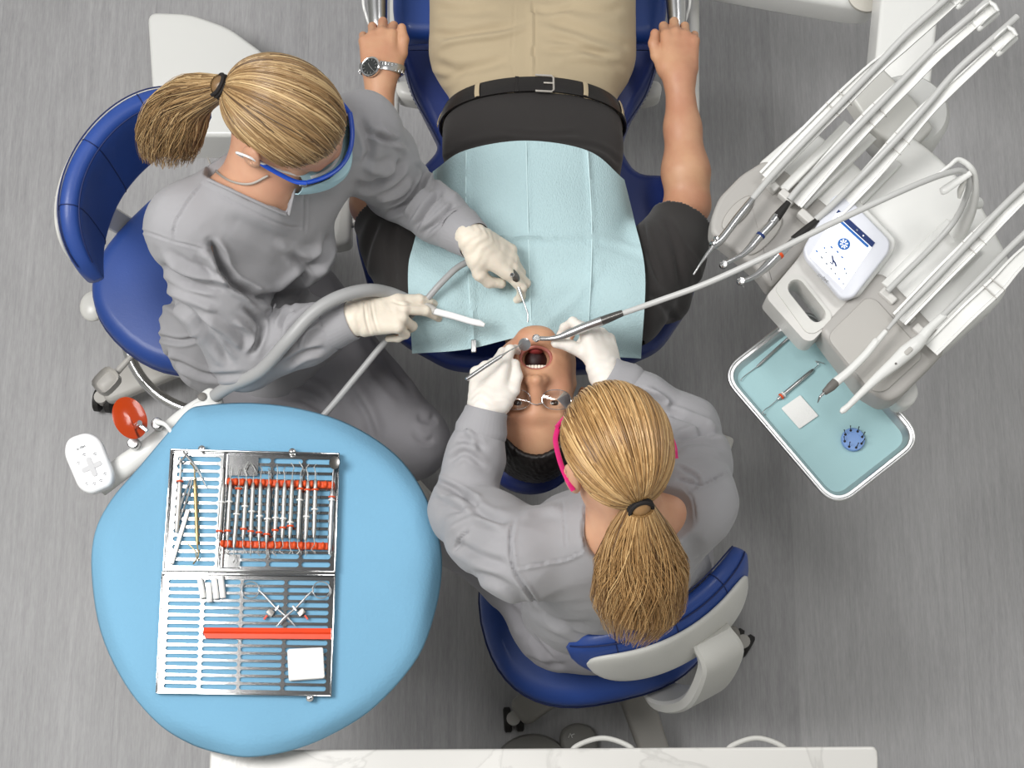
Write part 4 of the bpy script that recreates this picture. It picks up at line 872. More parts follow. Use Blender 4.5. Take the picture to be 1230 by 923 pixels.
DC = [([(618, 685), (650, 678), (680, 672), (705, 660)], 1.6, 2.2, 's'), ([(618, 624), (613, 650), (618, 685), (634, 710), (652, 738)], 2.2, 4), ([(546, 662), (552, 648), (562, 638)], 2, 6), ([(825, 592), (850, 580), (877, 565)], 1.6, 2.2, 's'), ([(812, 575), (830, 580), (842, 583)], 2, 3),
      ([(703, 600), (699, 635), (703, 665)], 1.8, 2, 's'), ([(675, 598), (678, 630), (680, 660)], 1.3, 1.3), ([(820, 585), (832, 600), (836, 630)], 1.3, 1.3),
      ([(522, 578), (545, 588), (565, 600), (576, 606)], 4, 7), ([(522, 592), (548, 604), (570, 616)], 4, 5, 'r'), ([(528, 620), (560, 608), (590, 622), (615, 624)], 5, 5), ([(535, 640), (570, 625), (610, 640)], 5, 4, 'r'), ([(538, 556), (558, 544), (584, 562)], 4, 4), ([(546, 530), (562, 528), (584, 540)], 4, 3.5), ([(560, 512), (568, 528), (572, 545)], 4, 3, 'r'),
      ([(540, 650), (575, 668), (610, 680)], 6, 4), ([(560, 688), (600, 700), (640, 730)], 6, 4), ([(630, 600), (650, 590), (672, 585)], 5, 3), ([(624, 622), (650, 612), (676, 612)], 6, 3, 'r'),
      ([(640, 730), (670, 748), (710, 752)], 5, 4), ([(660, 745), (700, 765), (740, 768)], 4, 4), ([(830, 640), (835, 680), (825, 720)], 10, 3), ([(760, 720), (800, 700), (840, 660)], 12, 3),
      ([(768, 470), (785, 482), (800, 500)], 4, 8), ([(780, 468), (798, 480), (802, 488)], 3, 6, 'r'), ([(800, 495), (830, 505), (850, 520)], 4, 6), ([(808, 530), (840, 520), (868, 522)], 4, 6), ([(812, 545), (845, 540), (872, 548)], 5, 4, 'r'), ([(745, 465), (756, 475), (770, 480)], 3, 5), ([(820, 500), (850, 512), (875, 540)], 5, 4, 'r'), ([(812, 560), (835, 572), (840, 584)], 2.5, 3)]
def djp(V, Q):
    V = V + vnormals(V, Q) * (.0035 * waves(V, 18, 41, 6, True) + .002 * waves(V, 50, 43, 6, True))[:, None]
    V = creases(V, Q, DC, 1.7); keep = np.ones(len(V), bool)
    for e, w_ in ((DelL, DwrL), (DelR, DwrR)): ax = nrm(w_ - e); keep &= ~(((V - w_) @ ax > -.035) & (np.linalg.norm(V - w_, axis=1) < .10))
    return cut(V, Q, keep)
dj = body_part('scrub_jacket', DJ, .0036, SCRUB, d_, post=djp)
for e, w_ in ((DelL, DwrL), (DelR, DwrR)): ax = nrm(w_ - e); cuff(w_ - ax * .048, w_ + ax * .004, .045, .038, SCRUB, dj)
shoe(daL, dkL - dhL, d_); shoe(daR, dkR - dhR, d_)
tieD = loc(DMH, np.array((0, -.012, .036)) + nrm((.0, -.85, -.50)) * np.array((.083, .104, .092)) * 1.06)
hg = hair_head(DMH, (.0, -.85, -.50), LOOP, d_, HAIRD, N=1600, seed=8)
ponytail(hg, [tieD, P(768, 645, 1.30), P(770, 680, 1.24), P(766, 722, 1.18), P(754, 768, 1.12)], [.022, .054, .078, .078, .036], 2800, 9, frizz=.007, W=.0008)
hg.build('hair', HAIRD, d_, attr=True, sharp=0)
g = G(); d = nrm(tieD - DMH[0]); x, y, z = frame(d)
for k in (0, .006, -.006): g.tube([tieD + d * (.002 + k) + .0185 * (x * math.cos(t) + y * math.sin(t)) for t in np.linspace(0, 2 * PI, 20, endpoint=False)], .0038, 8, closed=True)
g.build('hair_tie', HAIRTIE, d_)
g = G(); rows = [[loc(DMH, (x_ * w_, y0 - 6.6 * x_ * x_, z0)) for x_ in np.linspace(-.074, .074, 26)] for z0, y0, w_ in ((.024, .116, 1.0), (.010, .122, 1.02), (-.006, .122, 1.02), (-.022, .117, .97))]
gl = G(); gl.tube(rows[0], .0042, 8); gl.tube(rows[3], .003, 8); gls = gl.build('safety_glasses', PINK, d_, label='pink rimmed safety glasses')
g.surf(np.array(rows), .0015); g.build('lens', CLEAR, gls)
for s in (-1, 1): g = G(); g.tube([loc(DMH, q) for q in catmull([(s * .073, .082, .018), (s * .083, .062, .012), (s * .088, .02, .004), (s * .088, -.014, .0), (s * .084, -.03, -.014)], 6)], .0045, 8, flat=.6); g.build('temple', PINK, gls)
# ------------------------------------------------------------------ stools
def stool(label, hub, seatc, fdir, backpts, casters, name='dental_stool', big=1., legm=None):
    legm = legm or GREYP
    """hub: floor centre; fdir: the way the sitter faces; casters: photo angles of the five legs"""
    st = thing(name, label, 'stool', (hub[0], hub[1], 0), 'operators\' wheeled stools')
    g = G(); g.lathe([(.075, .07), (.08, .085), (.06, .11), (.034, .13), (.034, .28), (.026, .285), (.026, .47), (.05, .475), (.06, .5)], (hub[0], hub[1], 0), (0, 0, 1), 32); g.build('column', GREYP, st)
    for a in casters:
        d = np.array([math.cos(a), math.sin(a), 0]); n_ = np.array([-d[1], d[0], 0]); h = np.array([hub[0], hub[1], 0.])
        o = [h + d * .05 + n_ * .040, h + d * .285 + n_ * .034, h + d * .285 - n_ * .034, h + d * .05 - n_ * .040]
        g = G(); g.slab(roundpoly([q + [0, 0, .062] for q in o], .022), (0, 0, .040), .012); lg = g.build('leg', legm, st)
        c = h + d * .295 + [0, 0, .03]; q = nrm(d * .5 + n_ * .8)
        for s_ in (-1, 1):
            ax = np.cross(q, [0, 0, 1]); g = G(); g.lathe([(.012, -.009), (.024, -.009), (.029, -.006), (.029, .006), (.024, .009), (.012, .009)], c + ax * s_ * .014 - [0, 0, 0], ax, 24); g.build('caster_wheel', BLACKP, lg)
        g = G(); g.lathe([(.012, 0), (.016, .008), (.016, .04)], c + [0, 0, -.002], (0, 0, 1), 16); g.box(c + [0, 0, .006], (.03, .012, .02), axes=[ax, q, (0, 0, 1)], bev=.003); g.build('caster_fork', GREYP, lg)
    f = nrm([fdir[0], fdir[1], 0]); X = np.array([f[1], -f[0], 0]); sc_ = np.asarray(seatc, float)
    out = []
    for t in np.linspace(0, 2 * PI, 48, endpoint=False):
        a, b = math.cos(t), math.sin(t); x_ = big * .225 * math.copysign(abs(a) ** .75, a) * (1.0 if b < 0 else 1 - .10 * b); y_ = big * .200 * math.copysign(abs(b) ** .8, b); out.append(sc_ + X * x_ + f * y_)
    g = G(); g.slab(np.array(out) - [0, 0, .075], (0, 0, .022), .006, bot=.015); g.build('seat_pan', WHITE2, st)
    g = G(); g.slab(np.array(out) - [0, 0, .055], (0, 0, .075), .034, 6, bot=.015); g.build('seat', BLUE, st)
    g = G(); g.tube([sc_ - [0, 0, .055] + (q - sc_) * 1.006 + [0, 0, .02] for q in out], .0022, 6, closed=True); g.build('piping', SEAM, st)
    g = G(); g.box(sc_ - [0, 0, .10], (.20, .20, .05), axes=[X, f, (0, 0, 1)], bev=.02); g.build('tilt_mechanism', GREYP, st)
    g = G(); q = sc_ - [0, 0, .10] + X * .10; g.tube([q, q + X * .12 - f * .01, q + X * .17 - f * .01 - [0, 0, .005]], [.006, .006, .008], 10); g.box(q + X * .20 - f * .01, (.06, .045, .010), axes=[X, f, (0, 0, 1)], bev=.02); g.build('lever', GREYP, st, label='grey adjustment paddle')
    return st, sc_, f, X
def backrest(st, ctr, f, X, half, h, R_, tilt, thick=.055, bracket_to=None, asym=0., shellw=.8, bw=1.):
    """curved pad wrapping the sitter's back. ctr: middle of the pad's inner face, f: sitter's forward"""
    up = nrm(np.array([0, 0, 1.]) - f * math.tan(tilt)); n, m = 15, 41
    def pt_(u, v, off):  # u across (-1..1) v up (-1..1)
        a = u * half / R_; hh = h * (1 - .30 * abs(u) ** 3) ; prof = math.sqrt(max(.0004, 1 - abs(u) ** 4.5))
        c = ctr + X * (R_ * math.sin(a)) + f * (R_ * (1 - math.cos(a))) ; nn = nrm(X * math.sin(a) * -1 + f * math.cos(a)); return c + up * (v * hh * prof * .5 + asym * u) + nn * off * (0.35 + .65 * prof)
    def loop(off_in, off_out, hscale=1., us=np.linspace(-1, 1, m), seg=20):
        rows = []
        for u in us:
            r = []
            for k in range(seg):
                t = 2 * PI * k / seg; v = math.copysign(abs(math.sin(t)) ** .55, math.sin(t)); w_ = math.copysign(abs(math.cos(t)) ** .7, math.cos(t)); off = (off_in + off_out) / 2 + w_ * (off_in - off_out) / 2; r.append(pt_(u, v * hscale, off))
            rows.append(r + [r[0]])
        return np.array(rows)
    g = G(); gr = loop(0, -thick); g.surf(gr, 0)
    for e in (0, -1): c = gr[e].mean(0); k = len(gr[e]); base = [c]; g.add(np.vstack([gr[e], c]), [[i, i + 1, k] if e else [i + 1, i, k] for i in range(k - 1)])
    b = g.build('backrest', BLUE, st, sharp=60)
    for u in (-.52, .0, .52):
        g = G(); rr = loop(0, -thick, 1., [u])[0]; g.tube([q + (q - rr.mean(0)) * .008 for q in rr[:-1]], .0011, 6, closed=True); g.build('panel_seam', SEAM, b)
    for v_, o_ in ((.93, -.006), (.93, -thick + .008)):
        g = G(); g.tube([pt_(u, v_, o_) + up * .002 for u in np.linspace(-.93, .93, 40)], .0016, 6); g.build('piping', SEAM, b)
    g = G(); gr = loop(-thick + .004, -thick - .012, .72, np.linspace(-shellw, shellw, m)); 
    # rounded shell ends
    for i, u in enumerate(np.linspace(-1, 1, m)):
        s_ = max(.02, (1 - abs(u) ** 9)) ** .5; c = gr[i].mean(0); gr[i] = c + (gr[i] - c) * s_
    g.surf(gr, 0)
    for e in (0, -1): c = gr[e].mean(0); k = len(gr[e]); g.add(np.vstack([gr[e], c]), [[i, i + 1, k] if e else [i + 1, i, k] for i in range(k - 1)])
    g.build('back_shell', WHITE2, st, sharp=60)
    if bracket_to is not None:
        a = pt_(.25, -.45, -thick - .008); c = np.asarray(bracket_to, float); mid = a * .5 + c * .5 - f * .07; w_ = X
        pts = catmull([a + up * .03, a - f * .035 - up * .01, mid, c - f * .03, c + f * .06 - [0, 0, .015]], 8); wd = bw * np.interp(np.linspace(0, 1, len(pts)), [0, .3, .6, 1], [.040, .047, .042, .028]); g = G()
        t = np.gradient(pts, axis=0); rows = []
        for p, d, w2 in zip(pts, t, wd):
            nn = nrm(np.cross(X, d)); r = [p + X * x_ * w2 + nn * y_ * .014 for x_, y_ in ((-1, -.6), (-.85, -1), (.85, -1), (1, -.6), (1, .6), (.85, 1), (-.85, 1), (-1, .6), (-1, -.6))]; rows.append(r)
        g.surf(np.array(rows), 0); g.add(rows[0][:8], [list(range(8))]); g.add(rows[-1][:8], [list(range(8))[::-1]]); g.build('back_bracket', WHITE2, st, sharp=35)
    return b
# dentist's stool
hub = P(738, 775, 0); sc0 = P(716, 716, .50)
LEGA = lambda px, py, h: math.atan2(P(px, py, 0)[1] - h[1], P(px, py, 0)[0] - h[0])
a0 = LEGA(600, 878, hub)
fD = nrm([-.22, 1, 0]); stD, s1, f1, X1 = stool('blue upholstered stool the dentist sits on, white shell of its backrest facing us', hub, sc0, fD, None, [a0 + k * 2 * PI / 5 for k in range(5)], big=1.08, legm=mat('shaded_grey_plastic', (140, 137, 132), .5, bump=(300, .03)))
backrest(stD, P(803, 748, .82), nrm([-.47, .88, 0]), nrm([.88, .47, 0]), .195, .175, .28, -.36, bracket_to=P(790, 820, .44), thick=.05, asym=.0)
# assistant's stool
hub2 = P(262, 425, 0); sc1 = P(236, 328, .50); a0 = LEGA(135, 482, hub2)
stA, s2, f2, X2 = stool('blue upholstered stool the assistant sits on, with a chrome foot ring', hub2, sc1, nrm([.75, -.66, 0]), None, [a0 + k * 2 * PI / 5 for k in range(5)])
backrest(stA, P(140, 208, .88), nrm([.86, -.50, 0]), nrm([-.50, -.86, 0]), .225, .24, .24, .02, bracket_to=s2 - f2 * .16 - [0, 0, .10], bw=.6)
g = G(); rc = P(262, 388, .30); g.tube([rc + [0.213 * math.cos(t), 0.213 * math.sin(t), 0] for t in np.linspace(0, 2 * PI, 72, endpoint=False)], .0125, 14, closed=True); g.build('foot_ring', CHROME, stA, label='chrome foot ring')
for k in range(3):
    t = 1.2 + k * 2 * PI / 3; g = G(); g.tube([np.array([hub2[0], hub2[1], .30]), rc + [.208 * math.cos(t), .208 * math.sin(t), 0]], .008, 10); g.build('ring_spoke', CHROME, stA)
g = G(); q = P(112, 368, .42); g.ball(q, (.030, .036, .016), 20); g.tube([q, s2 - [0, 0, .10]], .008, 8); g.build('height_knob', WHITE2, stA, label='off-white knob under the seat edge')
# ------------------------------------------------------------------ outline helper: photo outline at a height, pushed down
def slabpx(g, pts, z, dz, bev=.008, r=.012, bn=3, bot=0.):
    o = np.array([P(u, v, z - dz) for u, v in pts]); r = max(r, bev * 1.1) if r else r; g.slab(roundpoly(o, r) if r else o, (0, 0, dz), bev, bn, bot=bot); return g
def tubepx(g, pts, r, seg=12, n=8, flat=1.):
    q = catmull([P(*p[:3]) for p in pts], n); k = np.interp(np.linspace(0, 1, len(q)), np.linspace(0, 1, len(pts)), [p[3] if len(p) > 3 else r for p in pts]); g.tube(q, k, seg, flat=flat); return q

# ------------------------------------------------------------------ the patient's chair
ch = thing('dental_chair', 'reclined blue dental chair under the patient, with silver armrests', 'dental chair', P(640, 150, 0))
g = G(); slabpx(g, [(474, -330), (474, 36), (484, 62), (788, 66), (798, 36), (798, -330)], .70, .08, .03, .03, 5, .015); g.build('seat', BLUE, ch)
g = G(); bo = [(480, 70), (492, 112), (512, 152), (531, 190), (500, 222), (440, 236), (430, 262), (430, 300), (446, 360), (480, 415), (540, 448), (640, 456), (735, 450), (792, 425), (828, 372), (843, 310), (845, 270), (832, 238), (800, 222), (762, 222), (743, 190), (756, 152), (780, 112), (794, 72), (780, 66), (500, 66)]
slabpx(g, bo, .725, .07, .022, .03, 4, .012); bk = g.build('backrest', mat('navy_backrest_upholstery', (24, 46, 112), .4, bump=(220, .10), var=(6, .05), coat=.1), ch)
for sgn in (0, 1):
    e = [(486, 76), (497, 114), (518, 153), (534, 184)] if not sgn else [(788, 76), (775, 114), (751, 153), (738, 184)]
    pp = catmull([P(u, v, .7185) for u, v in e], 16)
    g = G(); g.tube(pp, .0016, 6); g.build('seam', SEAM, bk)
    for k in range(0, len(pp) - 1, 2):
        g = G(); t = nrm(pp[k + 1] - pp[k]); n_ = np.cross(t, (0, 0, 1)); q = pp[k] + n_ * (.005 if not sgn else -.005) + [0, 0, .001]; g.tube([q - t * .0022, q + t * .0022], .0007, 5)
        if k < 40: g.build('stitch', STITCH, bk)
g = G(); o = [P(637 + 64 * math.cos(t), 528 + 68 * math.sin(t), .765) for t in np.linspace(0, 2 * PI, 48, endpoint=False)]; g.slab(o, (0, 0, .05), .022, 4, bot=.012); hr = g.build('headrest', mat('navy_headrest_upholstery', (24, 40, 100), .4, bump=(220, .10)), ch)
g = G(); slabpx(g, [(600, 430), (680, 430), (676, 500), (604, 500)], .73, .03, .006, .01); g.build('headrest_link', DGREYP, hr)
g = G(); slabpx(g, [(474, 108), (500, 104), (772, 104), (794, 108), (792, 126), (772, 131), (500, 131), (478, 126)], .60, .05, .015, .012); g.build('cross_member', WHITE2, ch)
g = G(); slabpx(g, [(525, 60), (745, 60), (735, 400), (540, 400)], .65, .06, .01, .03); g.build('underframe', DGREYP, ch)
for s_, x0, xb in ((-1, 453, 474), (1, 812, 834)):
    g = G(); tubepx(g, [(x0 - 2, -120, .80, .020), (x0, -30, .795, .021), (x0, 0, .79, .0215), (x0 + 1, 30, .785, .019), (x0 + s_ * -1, 60, .775, .012)], .02, 20); ar = g.build('armrest', STEEL, ch, label='silver armrest')
    g = G(); tubepx(g, [(x0 + s_ * 16, -120, .78), (x0 + s_ * 17, -10, .78), (x0 + s_ * 13, 18, .77), (x0 + s_ * 7, 34, .76)], .0035, 10); g.build('armrest_rim', WHITE, ar)
    g = G(); tubepx(g, [(xb, -120, .60, .011), (xb, 60, .59, .011), (xb, 180, .58, .010), (xb + s_ * -8, 215, .58, .010)], .01, 14, flat=.8); g.build('armrest_support', WHITE2, ar)
    g = G(); tubepx(g, [(x0, -80, .78, .014), (xb, -90, .60, .014)], .014, 14); g.build('armrest_post', WHITE2, ar)
g = G(); slabpx(g, [(394, 232), (424, 226), (424, 300), (402, 305)], .60, .05, .01, .012); sp_ = g.build('side_panel', WHITE2, ch)
g = G(); tubepx(g, [(412, 270, .57), (500, 250, .62)], .012, 10); g.build('side_panel_bracket', WHITE2, sp_)
g = G(); b0 = P(640, 120, 0); g.slab(roundpoly([b0 + q for q in ([-.22, -.35, 0], [.22, -.35, 0], [.22, .45, 0], [-.22, .45, 0])], .08), (0, 0, .07), .03); g.build('base', WHITE2, ch)
g = G(); g.slab(roundpoly([b0 + q for q in ([-.11, -.12, .07], [.11, -.12, .07], [.11, .12, .07], [-.11, .12, .07])], .04), (0, 0, .50), .01); g.build('lift_column', WHITE2, ch)
g = G(); slabpx(g, [(190, 44), (240, 46), (285, 62), (330, 95), (340, 150), (325, 190), (215, 190), (197, 150)], .14, .14, .012, .03, 4); tmp = g.build('floor_junction_box', WHITE, None, label='white rounded floor cover behind the assistant\'s head', cat='floor box')

# ------------------------------------------------------------------ delivery unit
un = thing('delivery_unit', 'white dental delivery unit with touch screen and arms holding hoses', 'dental unit', P(1030, 300, .85))
LG = mat('light_grey_plastic', (206, 204, 200), .38, coat=.1, bump=(60, .02)); HG = mat('holder_grey_plastic', (172, 169, 165), .45, bump=(300, .03))
g = G(); slabpx(g, [(985, 268), (1077, 182), (1113, 210), (1152, 250), (1168, 275), (1198, 335), (1199, 352), (1188, 378), (1123, 436), (1060, 400), (1000, 340)], 1.00, .10, .014, .02, 4, .01); g.build('body', WHITE, un)
g = G(); slabpx(g, [(905, 212), (960, 165), (1010, 205), (1060, 250), (1000, 300), (960, 300)], .985, .07, .008, .01); g.build('left_wing', WHITE, un)
g = G(); slabpx(g, [(851, 272), (860, 249), (886, 222), (915, 204), (935, 214), (1000, 268), (975, 300), (921, 357), (908, 338), (870, 306), (850, 292)], .990, .055, .010, .012, 4); lh = g.build('holder_tray', HG, un)
for (c, a, b_) in (((886, 256), 26, 10), ((918, 284), 30, 10)):
    g = G(); d = nrm([.68, -.73]); n_ = np.array([-d[1], d[0]]); o = [P(*(np.array(c) + d * a * math.cos(t) + n_ * b_ * math.sin(t)), .990) for t in np.linspace(0, 2 * PI, 28, endpoint=False)]; g.slab(o, (0, 0, .004), .003); g.build('rest_pad', GREYP, lh)
# centre part with a slot-shaped grab handle (a real hole)
def holed(g, outer, hole, z, dz):
    o = np.array([P(u, v, z) for u, v in outer]); h = np.array([P(u, v, z) for u, v in hole]); c = h.mean(0)
    def rs(q, n):
        a = np.arctan2(*(q - c)[:, [1, 0]].T); tt = np.linspace(-PI, PI, n, endpoint=False); out = []
        for t in tt:
            d = np.array([math.cos(t), math.sin(t)]); best = None
            for i in range(len(q)):
                A, B_ = q[i][:2] - c[:2], q[(i + 1) % len(q)][:2] - c[:2]; e = B_ - A; den = d[0] * e[1] - d[1] * e[0]
                if abs(den) < 1e-12: continue
                s_ = (A[0] * e[1] - A[1] * e[0]) / den; w_ = (A[0] * d[1] - A[1] * d[0]) / den
                if s_ > 0 and -1e-6 <= w_ <= 1 + 1e-6: best = s_ if best is None else min(best, s_)
            out.append([*(c[:2] + d * best), z])
        return np.array(out)
    n = 96; O = rs(o, n); Hh_ = rs(h, n); rings = [O - [0, 0, dz], O - [0, 0, .006], O * .98 + c * .02, Hh_ * 1.04 - c * .04 , Hh_ - [0, 0, .005], Hh_ - [0, 0, dz], O - [0, 0, dz]]
    rings = [np.vstack([r, r[:1]]) for r in rings]; g.surf(np.array(rings), 0); return g
def slot(c, d, L, r): d = nrm(d); n_ = np.array([-d[1], d[0]]); c = np.array(c, float); return [tuple(c + d * (L * s_) + r * (d * math.cos(t) * s_ + n_ * math.sin(t) * s_)) for s_ in (1, -1) for t in np.linspace(-PI / 2, PI / 2, 10)]
g = G(); holed(g, roundpoly([(919, 357), (960, 308), (985, 262), (1030, 262), (1062, 322), (1040, 343), (976, 411), (966, 410)], 6).tolist(), slot((969, 362), (.62, .78), 19, 9.5), 1.002, .06); g.build('grab_handle', LG, un, sharp=35)
g = G(); holed(g, [tuple(q) for q in roundpoly([(929, 346), (948, 328), (962, 330), (1000, 378), (998, 388), (978, 402), (968, 400)], 8)], slot((969, 362), (.62, .78), 19.5, 10), 1.0045, .004); g.build('handle_rim', WHITE2, un, sharp=35)
# right holder
g = G(); slabpx(g, [(976, 409), (1038, 344), (1050, 342), (1060, 350), (1118, 412), (1124, 436), (1072, 488), (1055, 494), (1028, 478)], 1.010, .075, .012, .014, 4); rh = g.build('holder_tray', HG, un)
g = G(); o = roundpoly([P(u, v, 1.0102) for u, v in [(992, 405), (1040, 358), (1052, 360), (1104, 418), (1108, 430), (1062, 472), (1045, 470)]], .02); g.slab(o, (0, 0, .003), .002); g.build('rest_pad', GREYP, rh)
g = G(); slabpx(g, [(1078, 468), (1092, 462), (1098, 480), (1090, 494), (1074, 497), (1064, 486)], .93, .05, .010, .010); g.build('tray_arm_joint', WHITE, un)
g = G(); tubepx(g, [(1082, 480, .90), (1060, 440, .90)], .012, 12); g.build('tray_arm', WHITE2, un)
# mount and the two support arms
g = G(); g.lathe([(.075, 0), (.08, .01), (.08, .10), (.07, .115), (.0001, .115)], P(1078, 160, .84), (0, 0, 1), 40); g.build('mount_hub', WHITE, un)
g = G(); slabpx(g, [(1075, 178), (1108, 150), (1112, 176), (1090, 195)], .93, .10, .012, .012); g.build('mount_block', WHITE2, un)
ar = thing('support_arm', 'broad white upright arm carrying the delivery unit, at the top right', 'arm', P(1080, 60, .75), None)
g = G(); slabpx(g, [(1054, -60), (1124, -60), (1102, 150), (1030, 150), (1040, 90)], .88, .10, .008, .012, 3, .0); g.build('beam', WHITE, ar)
a2 = thing('swing_arm', 'long white horizontal arm entering at the top edge, right of the patient', 'arm', P(950, 5, .60), None)
g = G(); slabpx(g, [(838, -60), (1048, -60), (1050, 8), (1046, 26), (1032, 31), (1012, 30), (935, 17), (842, 0)], .74, .09, .022, .012, 5, .01); g.build('beam', WHITE, a2)
g = G(); g.lathe([(.038, 0), (.040, .003), (.040, .010), (.034, .013), (.0001, .014)], P(1040, -4, .74), (0, 0, 1), 36); g.build('pivot_cap', mat('beige_cap', (196, 192, 182), .5, bump=(60, .03)), a2)
# screen
def quadmap(q, z):
    q = [P(u, v, z) for u, v in q]; return lambda s, t, dz=0.: (q[0] * (1 - s) + q[1] * s) * (1 - t) + (q[3] * (1 - s) + q[2] * s) * t + np.array([0, 0, dz])
sco = [(1000, 237), (1014, 236), (1068, 292), (1066, 306), (1024, 360), (1010, 362), (966, 312), (964, 300)]
g = G(); slabpx(g, [(u + 5, v + 1) for u, v in sco], 1.024, .03, .006, .010, 4); g.build('screen_back', WHITE, un)
g = G(); slabpx(g, sco, 1.036, .014, .005, .010, 4); scn = g.build('touch_screen', mat('pale_blue_white_plastic', (218, 220, 228), .3, coat=.1, bump=(60, .01)), un, label='touch screen with blue header')
q = quadmap([(1007, 252), (1051, 292), (1013, 348), (972, 308)], 1.0366)
def patch(name, s0, t0, s1, t1, dz, m, par=None):
    g = G(); g.surf([[q(s0, t0, dz), q(s1, t0, dz)], [q(s0, t1, dz), q(s1, t1, dz)]], .0002); return g.build(name, m, par or scn)
SCW = mat('lit_screen_white', (244, 247, 252), .2, emit=.35, bump=(5, .001)); SCN = mat('screen_navy', (28, 50, 104), .6, bump=(5, .001)); SCB = mat('screen_blue', (38, 104, 182), .6, bump=(5, .001)); SCG = mat('screen_grey', (120, 128, 140), .3, bump=(5, .001))
patch('display', 0, 0, 1, 1, .0004, SCW); patch('display_header', .14, 0, 1, .10, .0012, SCN); patch('display_header_line', .06, .115, .93, .16, .0012, SCB); patch('display_divider', 0, .63, 1, .637, .0010, mat('screen_line', (206, 210, 216), .3, bump=(5, .001)))
g = G(); g.surf([[q(0, -.0, .0012), q(.07, 0, .0012)], [q(.0, .08, .0012), q(.001, .081, .0012)]], .0003); g.build('display_corner', SCN, scn)
c = q(.48, .40, .0010); ex = nrm(q(1, .4) - q(0, .4)); ey = nrm(q(.48, 0) - q(.48, 1)); g = G(); g.lathe([(.0115, 0), (.0115, .0004), (.0001, .00045)], c, (0, 0, 1), 28); lo = g.build('snowflake_disc', SCB, scn)
for k in range(8):
    a = k * PI / 4; d = ex * math.cos(a) + ey * math.sin(a); g = G(); g.tube([c + d * .0022 + [0, 0, .0007], c + d * .0088 + [0, 0, .0007]], .0009, 5); g.ball(c + d * .0066 + [0, 0, .0007], (.0018, .0018, .0005), 8); g.build('snowflake_ray', SCW, lo)
for s_, t, w_, m in ((.30, .60, .05, SCB), (.46, .585, .05, SCB), (.60, .60, .05, SCB), (.18, .70, .03, SCB), (.26, .74, .03, SCG), (.78, .72, .03, SCB), (.86, .76, .03, SCG), (.08, .84, .05, SCB), (.24, .86, .05, SCG), (.40, .88, .04, SCG), (.54, .89, .035, SCG), (.67, .9, .03, SCG), (.80, .92, .03, SCB), (.93, .93, .03, SCG), (.55, .05, .04, SCG), (.72, .05, .03, SCW)):
    patch('icon', s_ - w_ / 2, t - .012, s_ + w_ / 2, t + .012, .0016, m)
g = G(); cc = q(.50, .76, .0018); g.tube([cc - ex * .008 + ey * .006, cc - ex * .003 + ey * .001, cc + ex * .004 - ey * .0005, cc + ex * .009 - ey * .004], .0013, 6); g.tube([cc - ex * .002, cc + ex * .001 - ey * .006, cc - ex * .005 - ey * .006], .0009, 6); g.build('chair_icon', SCN, scn)
def text(name, s_, o, ex_, ey_, size, m, par):
    cu = bpy.data.curves.new(name, 'FONT'); cu.body = s_; cu.size = size; cu.align_x = 'CENTER'; cu.extrude = .0002; cu.materials.append(m)
    tmp_ = bpy.data.objects.new(name, cu); C.objects.link(tmp_); bpy.context.view_layer.update(); me_ = bpy.data.meshes.new_from_object(tmp_.evaluated_get(bpy.context.evaluated_depsgraph_get())); bpy.data.objects.remove(tmp_); ob = bpy.data.objects.new(name, me_); C.objects.link(ob); ez = np.cross(ex_, ey_); M_ = Matrix([[ex_[i], ey_[i], ez[i], 0] for i in range(3)] + [[0, 0, 0, 1]]); ob.matrix_world = Matrix.Translation(Vector(np.asarray(o) - ROOT[par.name])) @ M_; ob.parent = par; return ob
text('maker_lettering', 'a-dec', q(.50, 1.14, .0006), ex, ey, .011, mat('grey_print', (150, 150, 152), .6, bump=(5, .001)), scn)

# hose arms: white channels that carry each hose up and away
def channel(g, pts, w_, h_, n=10):
    p = catmull([P(*q_[:3]) for q_ in pts], n); ww = np.interp(np.linspace(0, 1, len(p)), np.linspace(0, 1, len(w_)), w_); t = np.gradient(p, axis=0); rows = []
    for c_, d, a in zip(p, t, ww):
        d = nrm(d); x = nrm(np.cross(d, (0, 0, 1))); z = np.cross(x, d); rows.append([c_ + x * u * a + z * v * h_ for u, v in ((-1, 1), (-.72, 1.0), (-.62, .15), (.62, .15), (.72, 1.0), (1, 1), (1.04, .5), (.9, -.6), (0, -.9), (-.9, -.6), (-1.04, .5), (-1, 1))])
    g.surf(np.array(rows), 0); g.add(rows[0][:-1], [list(range(11))[::-1]]); g.add(rows[-1][:-1], [list(range(11))]); return p
arms = [[(920, 214, 1.02), (960, 172, 1.05), (1010, 122, 1.09), (1052, 82, 1.12), (1095, 48, 1.15), (1158, -8, 1.19)],
        [(955, 244, 1.02), (1005, 186, 1.05), (1052, 136, 1.09), (1092, 98, 1.12), (1128, 66, 1.15), (1184, 18, 1.19)],
        [(990, 268, 1.02), (1040, 216, 1.05), (1080, 170, 1.09), (1112, 134, 1.12), (1150, 100, 1.15), (1206, 48, 1.19)],
        None,
        [(1080, 384, 1.03), (1130, 332, 1.06), (1172, 290, 1.09), (1210, 252, 1.12), (1262, 205, 1.15), (1330, 140, 1.19)],
        [(1118, 420, 1.03), (1160, 378, 1.06), (1195, 345, 1.08), (1225, 312, 1.10), (1290, 252, 1.13), (1350, 195, 1.17)]]
